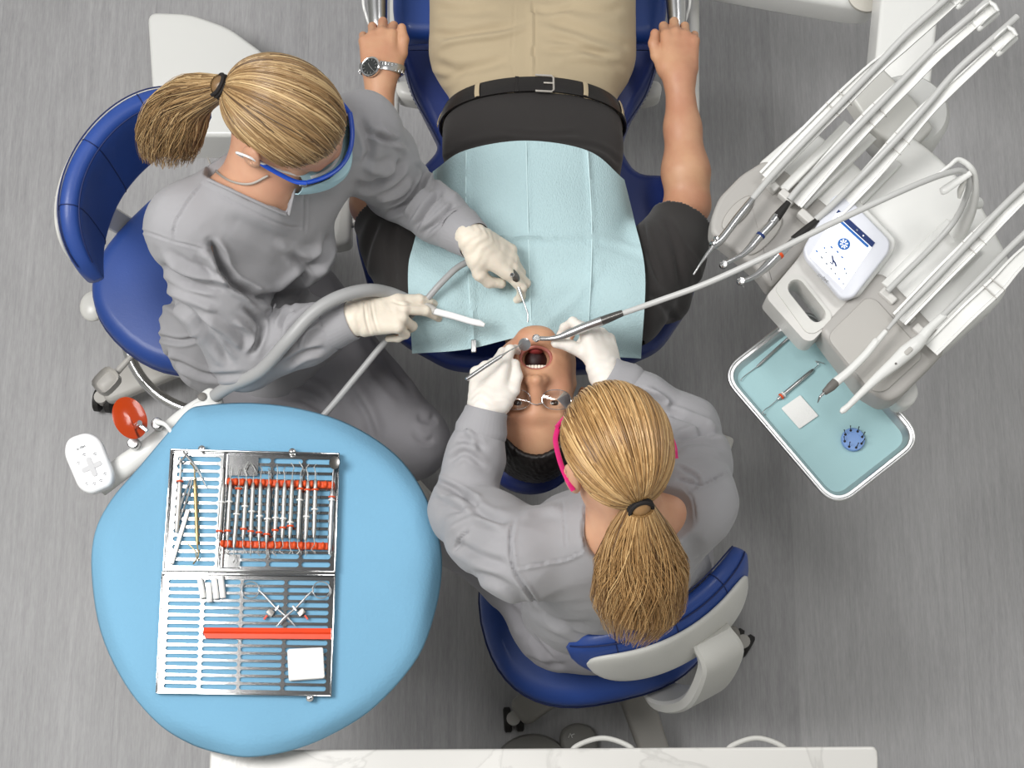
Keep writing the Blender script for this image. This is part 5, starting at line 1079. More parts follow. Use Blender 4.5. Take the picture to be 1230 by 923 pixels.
for k, a in enumerate(arms):
    if a is None: continue
    g = G(); p = channel(g, a, [.016, .0165, .0165, .014, .009, .008], .0075); hm = g.build('hose_arm', WHITE, un, sharp=40)
    for f_ in (.36, .42):
        c_ = p[int(f_ * len(p))]; d = nrm(p[int(f_ * len(p)) + 1] - c_); x = nrm(np.cross(d, (0, 0, 1))); z = np.cross(x, d); g = G(); g.box(c_ - z * .001, (.036, .0015, .0188), axes=[x, d, z]); g.build('joint_line', GREYP, hm)
    g = G(); d = nrm(p[-1] - p[-6]); x = nrm(np.cross(d, (0, 0, 1))); z = np.cross(x, d); e = p[-1]   # rounded guide at the tip
    for s_ in (-1, 1):
        o = [e + x * s_ * .0105 + d * (.020 * math.cos(t)) + z * (.016 * math.sin(t) + .009) - x * .0018 for t in np.linspace(0, 2 * PI, 24, endpoint=False)]; g2 = G(); g2.slab(o, x * .0036, .001); g2.build('guide_cheek', WHITE, hm)
    g = G(); g.box(e - d * .004 - z * .002, (.034, .050, .014), axes=[x, d, z], bev=.006); g.build('guide_cap', WHITE, hm)
    g = G(); g.tube([e + d * .018 - x * .012 + z * .012, e + d * .021 + z * .014, e + d * .018 + x * .012 + z * .012], .004, 10); g.build('guide_lip', WHITE, hm)
# clips at the front of the arms
for (u, v) in ((925, 222), (945, 238), (968, 262), (1066, 357), (1088, 380), (1106, 400)):
    g = G(); dd = nrm(P(u + 10, v + 9, 1) - P(u, v, 1)); g.box(P(u, v, 1.008), (.034, .016, .022), axes=[dd, np.cross((0, 0, 1), dd), (0, 0, 1)], bev=.003); g.build('holder_clip', LG, un)
# long rails between the arms
for a, b_ in (((962, 250), (1048, 165)), ((996, 280), (1078, 196)), ((1062, 345), (1140, 268)), ((1100, 372), (1172, 300)), ((940, 230), (1018, 150))):
    g = G(); A, B_ = P(*a, 1.004), P(*b_, 1.004); d = nrm(B_ - A); x = np.cross(d, (0, 0, 1)); g.slab([A - x * .009, B_ - x * .009, B_ + x * .009, A + x * .009], (0, 0, .010), .004); g.build('rail', WHITE, un)
g = G(); slabpx(g, [(1010, 120), (1052, 92), (1090, 130), (1115, 165), (1080, 200), (1040, 165)], .985, .05, .008, .01); g.build('rear_bridge', WHITE2, un)
# the guide that carries the dentist's hose
g = G(); tubepx(g, [(1150, 282, 1.02, .016), (1160, 262, 1.06, .015), (1168, 245, 1.10, .010), (1172, 225, 1.15, .006), (1168, 204, 1.19, .0055), (1152, 192, 1.20, .0055), (1140, 200, 1.20, .005), (1126, 210, 1.19, .004)], .01, 12, flat=.8); gd = g.build('hose_guide', WHITE, un)
g = G(); tubepx(g, [(1166, 208, 1.19, .005), (1150, 218, 1.185, .007), (1135, 228, 1.18, .008), (1130, 230, 1.175, .006)], .006, 12, flat=.6); g.build('guide_finger', WHITE, gd)
g = G(); tubepx(g, [(1160, 214, 1.185, .003), (1154, 228, 1.165, .006), (1152, 238, 1.15, .003)], .005, 10, flat=.7); g.build('guide_roller', WHITE2, gd)
g = G(); tubepx(g, [(1166, 246, 1.09, .010), (1176, 244, 1.08, .011)], .010, 14); g.build('guide_knob', WHITE, gd)

# ------------------------------------------------------------------ handpieces and their hoses
def hose(g, pts, r=.0062, n=10): return tubepx(g, pts, r, 12, n)
def jointed(name, label, cat, hp_, handle, group=None):
    """hp_: hose points; handle: list of (part name, material, [(u,v,z,r)...])"""
    b0 = P(*hp_[0][:3]); t = thing(name, label, cat, b0, group); g = G(); hose(g, hp_); g.build('hose', TUBEL, t)
    for nm, m, pts in handle: g = G(); tubepx(g, pts, .005, 16); g.build(nm, m, t)
    return t
GR = 'instruments parked in the delivery unit\'s holders'
z = 1.035
t = jointed('air_water_syringe', 'steel air and water syringe, leftmost instrument parked in the unit', 'syringe', [(903, 240, z, .006), (930, 208, z + .01), (962, 174, z + .03), (1012, 122, z + .07), (1054, 78, z + .10), (1090, 40, z + .13), (1135, 0, z + .165), (1160, -22, z + .17)],
            [('handle', STEEL, [(906, 236, z, .0055), (898, 247, z, .0075), (886, 262, z, .008), (874, 278, z, .0075), (866, 288, z, .008), (858, 294, z, .009), (855, 297, z, .007)]), ('nozzle', STEEL, [(857, 296, z + .002, .0045), (850, 305, z, .004), (842, 316, z, .0022), (833, 330, z - .005, .0018)])], GR)
for u, v in ((860, 287), (856, 293)): g = G(); g.lathe([(.0045, 0), (.0045, .005), (.0035, .0065), (.0001, .0068)], P(u, v, z + .006), (0, 0, 1), 16); g.build('button', CHROME, t)
t = jointed('handpiece', 'steel handpiece with a thin blue ring, second from the left in the unit', 'handpiece', [(948, 240, z), (965, 220, z + .008), (1000, 184, z + .03), (1050, 132, z + .07), (1092, 88, z + .10), (1130, 50, z + .13), (1172, 14, z + .165), (1200, -12, z + .17)],
            [('hose_coupling', BLACKP, [(947, 243, z, .0055), (940, 252, z, .0075), (932, 262, z, .009)]), ('handle', STEEL, [(933, 260, z, .0088), (928, 267, z, .0088), (926, 270, z, .0078), (912, 285, z, .0082), (902, 297, z, .0075), (892, 306, z, .0055), (882, 311, z, .0045), (870, 317, z, .0045)]), ('blue_ring', SCN, [(914.5, 282, z, .0088), (912.5, 284.5, z, .0088)])], GR)
g = G(); g.lathe([(.006, -.008), (.0075, -.005), (.0075, .004), (.0055, .006), (.0001, .0062)], P(869, 318, z), (0, 0, 1), 20); g.build('head', CHROME, t)
t = jointed('handpiece', 'steel handpiece with an orange ring, parked beside the touch screen', 'handpiece', [(980, 264, z), (1000, 246, z + .008), (1036, 210, z + .03), (1078, 166, z + .07), (1112, 128, z + .10), (1150, 84, z + .13), (1194, 45, z + .165), (1222, 20, z + .17)],
            [('hose_coupling', BLACKP, [(982, 264, z, .005), (970, 274, z, .007), (954, 288, z, .0085)]), ('handle', STEEL, [(955, 288, z, .0068), (945, 297, z, .0072), (935, 306, z, .0092), (922, 319, z, .009), (912, 328, z, .007), (902, 334, z, .005), (892, 338, z, .0045)]), ('orange_ring', ORANGE, [(937, 304.5, z, .0096), (934.5, 307, z, .0096)])], GR)
g = G(); g.lathe([(.006, -.008), (.0075, -.005), (.0075, .004), (.0055, .006), (.0001, .0062)], P(890, 338, z), (0, 0, 1), 20); g.build('head', CHROME, t); g = G(); g.tube([P(891, 341, z - .006), P(893, 345, z - .014)], .0012, 8); g.build('bur', CHROME, t)
z = 1.05
t = jointed('ultrasonic_scaler', 'white ultrasonic scaler with a dark grey nose, parked over the instrument tray', 'scaler', [(1066, 396, z, .0035), (1085, 374, z, .0045), (1120, 338, z + .02), (1165, 290, z + .05), (1205, 248, z + .08), (1260, 196, z + .11), (1320, 140, z + .14)],
            [('handle', WHITE, [(1064, 398, z, .0048), (1054, 410, z, .0055), (1052, 411, z, .0070), (1040, 426, z, .0072), (1020, 446, z, .0078), (1003, 460, z, .0085)]), ('nose', DGREYP, [(1004, 459, z, .0086), (998, 465, z, .0085), (990, 472, z, .0055)]), ('tip', STEEL, [(990, 472, z, .003), (985, 477, z, .0022), (983, 482, z - .006, .0012), (982, 484, z - .010, .0007)])], GR)
t = jointed('intraoral_camera', 'white wand-shaped mouth camera, rightmost instrument parked in the unit', 'camera', [(1128, 384, z, .006), (1150, 362, z + .01, .0055), (1180, 332, z + .03), (1215, 296, z + .05), (1260, 254, z + .08), (1330, 190, z + .11)],
            [('collar', WHITE, [(1134, 379, z, .0075), (1122, 390, z, .008), (1114, 398, z, .0095), (1106, 408, z, .0100)]), ('handle', WHITE, [(1108, 406, z, .0102), (1100, 414, z, .0135), (1088, 424, z, .0145), (1075, 436, z, .0125), (1055, 453, z, .009), (1035, 472, z, .0065), (1020, 487, z, .0055), (1013, 493, z, .0062), (1010, 496, z, .003)])], GR)
g = G(); d = nrm(P(1080, 432, z) - P(1095, 418, z)); x = np.cross(d, (0, 0, 1)); g.slab(roundpoly([P(1091, 422, z + .012) + x * a * .0045 + d * b_ * .009 for a, b_ in ((-1, -1), (1, -1), (1, 1), (-1, 1))], .004), (0, 0, .003), .0015); g.build('button', GREYP, t)
g = G(); g.lathe([(.0022, 0), (.0018, .0015), (.0001, .0017)], P(1076, 437, z + .0115), (0, 0, 1), 12); g.build('camera_dot', DGREYP, t)
# the handpiece in the dentist's hand
zz_ = 1.075
t = thing('handpiece', 'steel drill handpiece in the dentist\'s right hand, its grey hose running back to the unit', 'handpiece', P(643, 406, 1.06))
g = G(); hq = hose(g, [(744, 378, zz_ + .02, .0052), (790, 362, 1.11), (850, 340, 1.15), (920, 308, 1.19), (990, 273, 1.22), (1060, 240, 1.235), (1110, 218, 1.225), (1142, 207, 1.205), (1157, 206, 1.19), (1164, 217, 1.17), (1160, 238, 1.13), (1146, 266, 1.08), (1120, 296, 1.055), (1090, 326, 1.04), (1066, 350, 1.03)], .0056, 10); g.build('hose', TUBEL, t)
g = G(); tubepx(g, [(748, 376, zz_ + .022, .0058), (735, 381, zz_ + .018, .0075), (722, 386, zz_ + .014, .0082)], .007, 20); g.build('coupling', DSTEEL, t)
g = G(); tubepx(g, [(723, 385.5, zz_ + .014, .0088), (700, 394, zz_ + .006, .0082), (685, 400, zz_, .0072), (672, 405, zz_ - .004, .0052), (660, 407, zz_ - .008, .0042), (648, 407, zz_ - .010, .0042)], .007, 20); g.build('barrel', STEEL, t)
g = G(); hd = P(644, 406.5, zz_ - .010); ax_ = nrm(loc(MP, (0, 0, 0)) - loc(MP, (0, 1, .1))); g.lathe([(.0055, -.009), (.0072, -.007), (.0072, .004), (.0055, .006), (.003, .0065)], hd, ax_, 20); g.build('head', CHROME, t)
g = G(); g.tube([hd + ax_ * .006, hd + ax_ * .022], [.0009, .0007], 8); g.build('bur', CHROME, t)
# mouth mirror in her left hand
t = thing('mouth_mirror', 'mouth mirror with a steel handle in the dentist\'s left hand', 'mirror', P(600, 430, 1.06))
g = G(); tubepx(g, [(561, 455, 1.085, .0036), (563, 454, 1.085, .0040), (585, 439, 1.078, .0040), (602, 428, 1.072, .0036)], .004, 16); tubepx(g, [(602, 428, 1.072, .0026), (611, 422, 1.066, .0012), (622, 416, 1.060, .0010), (627, 412, 1.055, .0010)], .001, 10); g.build('handle', STEEL, t)
g = G(); nn = nrm([.25, -.35, .9]); mc = P(630, 414, 1.050); g.lathe([(.0001, -.001), (.011, -.001), (.0118, .0), (.0115, .0012), (.0105, .0014)], mc, nn, 28); mh = g.build('mirror_head', STEEL, t); g = G(); g.lathe([(.0103, .0013), (.0001, .00135)], mc, nn, 28); g.build('mirror_glass', CHROME, mh)

# ------------------------------------------------------------------ assistant's suction tip and syringe
t = thing('suction_hose', 'thick grey suction hose with a white tip in the assistant\'s right hand', 'suction', P(480, 370, 1.05))
g = G(); tubepx(g, [(258, 476, .905), (276, 464, .935), (312, 446, .99, .0125), (345, 410, 1.05), (375, 377, 1.07), (405, 358, 1.07), (440, 349, 1.045), (468, 352, 1.005, .0115), (498, 363, .975, .009)], .0125, 20, 14); sh = g.build('hose', TUBE, t)
g = G(); tubepx(g, [(496, 363, .975, .009), (512, 369, .972, .0095), (522, 374, .972, .0085)], .009, 18); g.build('collar', GREYP, t)
g = G(); tubepx(g, [(518, 373, .972, .0066), (545, 380, .972, .0064), (565, 386, .972, .0062), (576, 388.5, .972, .0062), (582, 391, .972, .0036)], .006, 18); g.build('suction_tip', mat('white_suction_plastic', (240, 240, 240), .3, bump=(60, .02)), t)
t = thing('air_water_syringe', 'steel air and water syringe in the assistant\'s left hand above the bib', 'syringe', P(612, 330, 1.05))
g = G(); tubepx(g, [(330, 560, .88), (388, 500, .91), (430, 450, .94), (465, 408, .955), (505, 368, .97), (530, 340, .985), (552, 320, .985), (575, 312, .98, .006), (596, 318, .975, .005)], .0062, 14, 12); g.build('hose', TUBE, t)
g = G(); tubepx(g, [(592, 316, .975, .006), (602, 321, .992, .010), (611, 327, .998, .0115), (619, 334, .996, .009), (621, 338, .992, .005)], .008, 18); g.build('handle', DSTEEL, t)
g = G(); g.lathe([(.0045, 0), (.0045, .004), (.003, .0055), (.0001, .0056)], P(615, 331, 1.008), (0, 0, 1), 16); g.build('button', CHROME, t)
g = G(); tubepx(g, [(619, 335, .985, .0045), (622, 343, .985, .0036), (627, 357, .985, .0019), (632, 371, .985, .0017), (634, 378, .985, .0016), (634, 387, .982, .0016)], .002, 12); g.build('nozzle', STEEL, t)
# ------------------------------------------------------------------ instrument tray under the delivery unit
ty = thing('instrument_tray', 'rounded steel tray lined with pale blue paper, below the delivery unit', 'tray', P(985, 490, .855))
CO = [(970, 366), (864, 448), (1004, 612), (1110, 528)]
def inset(k, z): c = np.mean([P(u, v, z) for u, v in CO], 0); q = [P(u, v, z) for u, v in CO]; out = []; 
def trayring(d, z):
    q = np.array([P(u, v, .88) for u, v in CO]); c = q.mean(0); ex_ = nrm(q[2] - q[1]); ey_ = nrm(q[0] - q[1]); out = []
    for p in q: s_ = np.sign((p - c) @ ex_); t_ = np.sign((p - c) @ ey_); r = p - ex_ * s_ * d - ey_ * t_ * d; out.append([r[0], r[1], z])
    return roundpoly(out, max(.012, .048 - d), 10)
RIMM = mat('satin_chrome', (206, 206, 206), .34, 1.0)
rings = [trayring(.0, .873), trayring(.0, .8765), trayring(.003, .880), trayring(.009, .880), trayring(.012, .877), trayring(.0165, .866), trayring(.020, .862)]
g = G(); gr = np.array([np.vstack([r, r[:1]]) for r in rings]); g.surf(gr, 0); g.build('rim', RIMM, ty)
g = G(); g.slab(trayring(.016, .859), (0, 0, .003), .0); g.build('tray_floor', STEEL, ty)
g = G(); g.tube(trayring(.0015, .8790), .0034, 10, closed=True); g.build('rolled_edge', RIMM, ty)
g = G(); g.slab(trayring(.019, .8625), (0, 0, .0006)); pm = g.build('tray_liner', PAPER, None, label='pale blue paper liner lying in the steel tray', cat='tray liner')
ZT = .8635
def hand_instr(name, label, a, b, ra, tips, rings_=(), cat='instrument', m=STEEL, group=None, z=ZT, knurl=True):
    A, B_ = P(*a, z + ra), P(*b, z + ra); L = np.linalg.norm(B_ - A); d = (B_ - A) / L; t = thing(name, label, cat, (A + B_) / 2 - [0, 0, ra], group)
    n = max(8, int(L / .0035)); s_ = np.linspace(0, 1, n); rr = ra * (1 - .45 * (np.abs(s_ - .5) * 2) ** 8) * (1 + (.05 * ((np.arange(n) % 2) * 2 - 1) if knurl else 0)); g = G(); g.tube(A + np.outer(s_, B_ - A), rr, 12); g.build('handle', m, t)
    for (px, r_) in tips: g = G(); tubepx(g, [(u, v, z + h_) for u, v, h_ in px], r_, 8); g.build('tip', m, t)
    for f_, w_, mm, nm in rings_: c = A + d * L * f_; g = G(); g.lathe([(ra * 1.0, -w_), (ra * 1.5, -w_ * .7), (ra * 1.5, w_ * .7), (ra * 1.0, w_)], c, d, 16); g.build(nm, mm, t)
    return t
hand_instr('dental_probe', 'slim ribbed steel probe at the upper left edge of the tray', (909, 441), (952, 402), .0030, [([(909, 441, .003), (898, 449, .003), (891, 455, .006), (890, 458, .003)], .0008), ([(952, 402, .003), (962, 394, .003)], .0008)])
hand_instr('dental_explorer', 'steel explorer with an orange and a white ring, beside the gauze in the tray', (934, 480), (977, 444), .0042, [([(934, 480, .004), (925, 488, .004), (918, 493, .008), (916, 498, .005), (920, 498, .003)], .0008), ([(977, 444, .004), (983, 438, .006), (980, 434, .006), (990, 437, .004)], .0008)], [(.10, .002, ORANGE, 'orange_ring'), (.16, .0015, WHITE, 'white_ring')])
g = G(); o = [P(u, v, ZT) for u, v in ((938, 491), (961, 475), (983, 500), (960, 516))]; g.slab(roundpoly(o, .003), (0, 0, .004), .0015); gz = g.build('gauze_pad', GAUZE, None, label='square white gauze pad lying in the steel tray', cat='gauze')
gx = thing('bur_block', 'round light blue bur block ringed with small dark burs, in the tray', 'bur holder', P(1024, 529, ZT))
BB = mat('light_blue_plastic', (118, 152, 206), .4, bump=(60, .02)); c = P(1024, 529, ZT); g = G(); g.lathe([(.021, 0), (.0225, .002), (.0225, .007), (.021, .009), (.014, .0092), (.0135, .0085), (.0001, .0085)], c, (0, 0, 1), 40); g.build('disc', BB, gx)
for k in range(8): a = k * PI / 4 + .25; p = c + [.0172 * math.cos(a), .0172 * math.sin(a), .009]; g = G(); g.lathe([(.0026, 0), (.0022, .0006)], p, (0, 0, 1), 10); g.tube([p, p + [.004 * math.cos(a + .4), .006, .012]], [.0009, .0007], 6); g.ball(p + np.array([.004 * math.cos(a + .4), .006, .012]), .0014, 8); g.build('bur', BLACKP, gx)

# ------------------------------------------------------------------ assistant's arm with control pad, holders and orange shield
aa = thing('assistant_arm', 'white arm with hose holders at the left edge of the blue table', 'arm', P(190, 520, .80))
g = G(); tubepx(g, [(120, 585, .86, .020), (150, 560, .88, .023), (185, 535, .885, .021), (215, 505, .885, .016), (240, 486, .885, .013), (262, 474, .885, .012)], .02, 20, flat=.7); g.build('beam', WHITE, aa)
g = G(); slabpx(g, [(218, 505), (236, 486), (245, 484), (240, 478), (246, 472), (254, 468), (266, 474), (270, 486), (245, 498), (225, 510)], .900, .02, .005, .004); g.build('holder', WHITE, aa)
g = G(); q = P(243, 477, .901); g.lathe([(.008, 0), (.0085, .002), (.006, .003)], q, (0, 0, 1), 18); g.build('holder_notch', DGREYP, aa)
for u, v in ((163, 535), (191, 512)):
    g = G(); g.lathe([(.011, 0), (.0115, .02), (.009, .024), (.0001, .0245)], P(u, v, .895), (0, 0, 1), 24); g.build('stud', STEEL, aa)
g = G(); tubepx(g, [(188, 507, .925, .006), (198, 510, .930, .0042), (205, 518, .930, .004), (209, 526, .928, .0046)], .004, 12); g.build('valve_lever', WHITE, aa)
sh_ = thing('curing_light_shield', 'translucent orange oval shield on the white arm left of the blue table', 'shield', P(155, 505, .93))
g = G(); nn = nrm([.25, -.1, .95]); x, y, z_ = frame(nn); c = P(156, 502, .955); ax1 = nrm([.45, -.85, 0]); ax1 = nrm(ax1 - nn * (ax1 @ nn)); ax2 = np.cross(nn, ax1); rg = []
for k, (r, h) in enumerate(((.02, .0), (.4, -.0005), (.75, -.0018), (1, -.0035))): rg.append([c + (ax1 * .041 * math.cos(a) + ax2 * .030 * math.sin(a)) * r + nn * h for a in np.linspace(0, 2 * PI, 41)])
g.surf(np.array(rg), .0012); g.build('shield_disc', ORANGET, sh_)
g = G(); tubepx(g, [(166, 520, .93, .006), (164, 512, .95, .006), (168, 508, .965, .005)], .006, 12); g.box(P(172, 514, .958), (.022, .008, .006), axes=[(.8, -.6, 0), (.6, .8, 0), (0, 0, 1)], bev=.002); g.build('clamp', CHROME, sh_)
cp = thing('control_pad', 'white rounded control pad with a grey cross button, at the left edge', 'control pad', P(110, 560, .89))
g = G(); slabpx(g, [(84, 530), (108, 522), (124, 530), (140, 572), (138, 586), (112, 597), (98, 590), (80, 548)], .925, .028, .010, .016, 5, .006); g.build('housing', mat('pad_white', (240, 240, 241), .3, coat=.1, bump=(60, .01)), cp)
px_ = nrm(P(119, 556, .926) - P(101, 564, .926)); py_ = np.cross((0, 0, 1), px_); GB = mat('grey_button_print', (188, 188, 190), .5, bump=(60, .01)); GI = mat('icon_print', (120, 122, 126), .6, bump=(60, .01)); c = P(110, 561, .9262)
for kk, d in enumerate((px_, py_)): n_ = np.cross((0, 0, 1), d); g = G(); g.slab(roundpoly([c + [0, 0, kk * .0003] + d * a * .0195 + n_ * b_ * .0048 for a, b_ in ((-1, -1), (1, -1), (1, 1), (-1, 1))], .0046), (0, 0, .0006)); g.build('cross_button', GB, cp)
for u, v in ((101, 546), (114, 545), (94, 556), (126, 569), (104, 581), (113, 581), (121, 577)):
    g = G(); p = P(u, v, .9262); g.tube([p - px_ * .003, p + py_ * .0015, p + px_ * .003], .0006, 5); g.tube([p - px_ * .002 - py_ * .0025, p + px_ * .002 - py_ * .0025], .0005, 5); g.build('icon', GI, cp)
text('maker_lettering', 'a-dec', P(98, 539, .9262), px_, py_, .0085, GI, cp)

# ------------------------------------------------------------------ round table with its blue cover
ZC = .955
OUT = catmull([(246, 487), (300, 484), (360, 491), (420, 510), (474, 545), (508, 590), (526, 640), (531, 680), (524, 730), (502, 790), (452, 848), (400, 882), (350, 902), (300, 910), (262, 905), (226, 893), (188, 868), (150, 822), (121, 760), (110, 690), (114, 640), (134, 600), (168, 560), (206, 515), (226, 493)], 5, closed=True)
tb = thing('side_table', 'round table beneath the blue cover, beside the assistant', 'table', P(318, 690, 0))
tc_ = P(318, 692, .93); g = G(); g.lathe([(.24, 0), (.262, .004), (.265, .012), (.262, .02), (.0001, .02)], tc_, (0, 0, 1), 64); g.build('table_top', WHITE, tb)
g = G(); g.lathe([(.035, 0.02), (.03, .04), (.022, .06), (.022, .925), (.06, .93)], (tc_[0], tc_[1], 0), (0, 0, 1), 24); g.build('column', STEEL, tb)
g = G(); g.lathe([(.20, 0), (.20, .012), (.18, .02), (.04, .03), (.0001, .03)], (tc_[0], tc_[1], 0), (0, 0, 1), 48); g.build('base', WHITE2, tb)
g = G(); cu, cv = 318, 690; rows = []
for k in np.r_[.01, .1, .2, .3, .4, .5, .6, .7, .8, .87, .92, .95, .975, .99, 1.0]:
    row = []
    for i, (u, v) in enumerate(OUT):
        a = 2 * PI * i / len(OUT); zz = ZC - .030 * max(0, (k - .88) / .12) ** 2 * (1 + .3 * math.sin(a * 7 + 1)) - (.0015 * math.sin(a * 5 + k * 9) + .0012 * math.sin(a * 11 - k * 14)) * max(0, k - .3)
        row.append(P(cu + (u - cu) * k, cv + (v - cv) * k, zz))
    rows.append(row + [row[0]])
g.surf(np.array(rows)[::-1], .0015); cov = g.build('table_cover', COVER, None, label='light blue cloth cover draped over the round side table', cat='table cover', sharp=0)

# ------------------------------------------------------------------ steel cassette: two perforated frames
ZK = ZC + .004
def frameq(q, z): q = [P(u, v, z) for u, v in q]; return lambda s, t, dz=0.: (q[0] * (1 - s) + q[1] * s) * (1 - t) + (q[3] * (1 - s) + q[2] * s) * t + np.array([0, 0, dz])
def perforated(fr, xs, ys, th=.0012, bar=.18, web=.10):
    """plate with rounded slots; xs, ys: cell borders in 0..1"""
    g = G()
    for i in range(len(xs) - 1):
        for j in range(len(ys) - 1):
            x0, x1, y0, y1 = xs[i], xs[i + 1], ys[j], ys[j + 1]; cx, cy = (x0 + x1) / 2, (y0 + y1) / 2; hx, hy = (x1 - x0) / 2, (y1 - y0) / 2; asp = np.linalg.norm(fr(1, 0) - fr(0, 0)) / np.linalg.norm(fr(0, 1) - fr(0, 0))
            sy = hy * (1 - bar * 2); sx = hx - .008; rx = sy / asp; n = 6; L = []
            for sg, a0 in ((1, -PI / 2), (-1, PI / 2)):
                for k in range(n + 1): a = a0 + PI * k / n; L.append((cx + sg * (sx - rx) + rx * math.cos(a), cy + sy * math.sin(a)))
            O = [(x1, y0)] + [(x1, y0 + (y1 - y0) * k / n) for k in range(1, n)] + [(x1, y1)] + [(x0, y1)] + [(x0, y1 - (y1 - y0) * k / n) for k in range(1, n)] + [(x0, y0)]
            m = len(L); V = [fr(*p) for p in O] + [fr(*p) for p in L] + [fr(*p, -th) for p in L] + [fr(*p, -th) for p in O]
            F = []
            for k in range(m): k2 = (k + 1) % m; F += [[k, k2, m + k2, m + k], [m + k, m + k2, 2 * m + k2, 2 * m + k], [2 * m + k, 2 * m + k2, 3 * m + k2, 3 * m + k]]
            g.add(V, F)
    return g
ks = thing('instrument_cassette', 'open perforated steel cassette lying on the blue table cover', 'cassette', P(298, 690, ZC))
U1 = frameq([(207, 542), (408, 547), (403, 688), (198, 686)], ZK); L1 = frameq([(196, 690), (403, 692), (398, 837), (189, 833)], ZK)
KM = mat('cassette_steel', (200, 200, 200), .11, 1.0)
def rim(fr, nm, h=.012):
    g = G(); c = [(0, 0), (1, 0), (1, 1), (0, 1)]
    for i in range(4):
        a, b_ = c[i], c[(i + 1) % 4]; A, B_ = fr(*a), fr(*b_); d = nrm(B_ - A); x = np.cross(d, (0, 0, 1)); g.slab([A - x * .0012 - d * .001, B_ - x * .0012 + d * .001, B_ + x * .0012 + d * .001, A + x * .0012 - d * .001] - np.array([0, 0, .002]), (0, 0, h), .0005)
    return g.build(nm, KM, ks)
lw = perforated(L1, [.0, .23, .44, .70, .90, 1.0][:1] + [.03, .22, .44, .70, .985], [.03 + .94 * k / 15 for k in range(16)]) if False else None
g = perforated(L1, [.025, .235, .46, .715, .975], [.03 + .94 * k / 15 for k in range(16)]); lid = g.build('lid', KM, ks, sharp=30); rm = rim(L1, 'lid_rim')
g = perforated(U1, [.345, .60, .79, .975], [.03 + .94 * k / 14 for k in range(15)]); tr_ = g.build('base_tray', KM, ks, sharp=30); rim(U1, 'base_rim', .016)
g = perforated(U1, [.025, .30], [.03 + .94 * k / 14 for k in range(15)]); g.build('side_tray', KM, ks, sharp=30)
for fr in (U1, L1):   # narrow solid margins
    for a, b_ in (((0, 0), (1, .03)), ((0, .97), (1, 1)), ((0, .03), (.025, .97)), ((.975, .03), (1, .97))): g = G(); g.surf([[fr(a[0], a[1]), fr(b_[0], a[1])], [fr(a[0], b_[1]), fr(b_[0], b_[1])]], .0012); g.build('margin', KM, ks)
g = G(); g.surf([[U1(.30, .03), U1(.345, .03)], [U1(.30, .97), U1(.345, .97)]], .0012); g.build('margin', KM, ks)
A, B_ = U1(.32, 0), U1(.31, 1); d = nrm(B_ - A); x = np.cross(d, (0, 0, 1)); g = G(); g.slab([A - x * .0012, B_ - x * .0012, B_ + x * .0012, A + x * .0012], (0, 0, .014), .0005); g.build('divider', KM, ks)
A, B_ = U1(.315, .03), U1(.315, .97); g = G(); g.tube([A + x * -.006 + [0, 0, .006], B_ + x * -.006 + [0, 0, .006]], .003, 10); g.build('divider_rod', KM, ks)
A, B_ = L1(0, -.012), L1(1, -.012); g = G(); g.tube([A + [0, 0, .006], B_ + [0, 0, .006]], .0034, 10); g.build('hinge', KM, ks)
for fr, s_, t_ in ((U1, .18, -.015), (U1, .72, -.01), (L1, .88, 1.02)): g = G(); g.lathe([(.005, 0), (.0065, .002), (.0065, .010), (.004, .012)], fr(s_, t_), (0, 0, 1), 16); g.build('latch', CHROME, ks)
g = G(); g.surf([[U1(.345, .03, .004), U1(.52, .03, .004)], [U1(.345, .20, .004), U1(.52, .20, .004)]], .0012); g.build('marker_plate', KM, ks)
g = G(); g.surf([[U1(.32, .86, .004), U1(.44, .86, .004)], [U1(.32, .97, .004), U1(.44, .97, .004)]], .0012); g.build('marker_plate', KM, ks)
# orange silicone racks
for t_, s0 in ((.255, .345), (.775, .325)):
    n = 15; g = G(); A, B_ = U1(s0, t_, .004), U1(.975, t_ + .01, .004); d = nrm(B_ - A); y = np.cross((0, 0, 1), d); g.box((A + B_) / 2, (np.linalg.norm(B_ - A), .013, .008), axes=[d, y, (0, 0, 1)], bev=.003)
    rk = g.build('silicone_rack', ORANGE, ks, label='orange silicone rack')
    for k in range(n + 1): p = A + (B_ - A) * (k + .2) / (n + .4); g = G(); g.ball(p + [0, 0, .005] - y * .0, (.0042, .0072, .006), 10, axes=[d, y, (0, 0, 1)]); g.build('rack_bump', ORANGE, rk)
# the row of double-ended instruments
ZI = ZK + .010
GI_ = 'double-ended steel instruments clipped across the orange racks'
# (top px, bottom px, white ring frac, orange ring frac)
IN = [((268, 580), (263, 648), .35, .86), ((277, 578), (273, 648), .36, .86), ((287, 583), (281, 658), .47, .06), ((296, 578), (292, 648), .44, .83), ((304, 580), (301, 650), .50, .84), ((313, 580), (311, 650), .58, .86), ((323, 582), (320, 652), .60, .86), ((333, 580), (330, 650), .61, .82), ((342, 580), (339, 648), .64, .80), ((351, 577), (348, 648), .72, .78), ((361, 577), (358, 648), .34, .15), ((370, 578), (367, 650), .60, .15), ((379, 576), (377, 646), .52, .18)]
shrt = ['white ring near middle', 'white ring near middle', 'orange ring high'] + ['orange ring low'] * 7 + ['orange ring above white ring', 'orange ring high', 'orange ring high']
ordn = ['first', 'second', 'third', 'fourth', 'fifth', 'sixth', 'seventh', 'eighth', 'ninth', 'tenth', 'eleventh', 'twelfth', 'thirteenth']
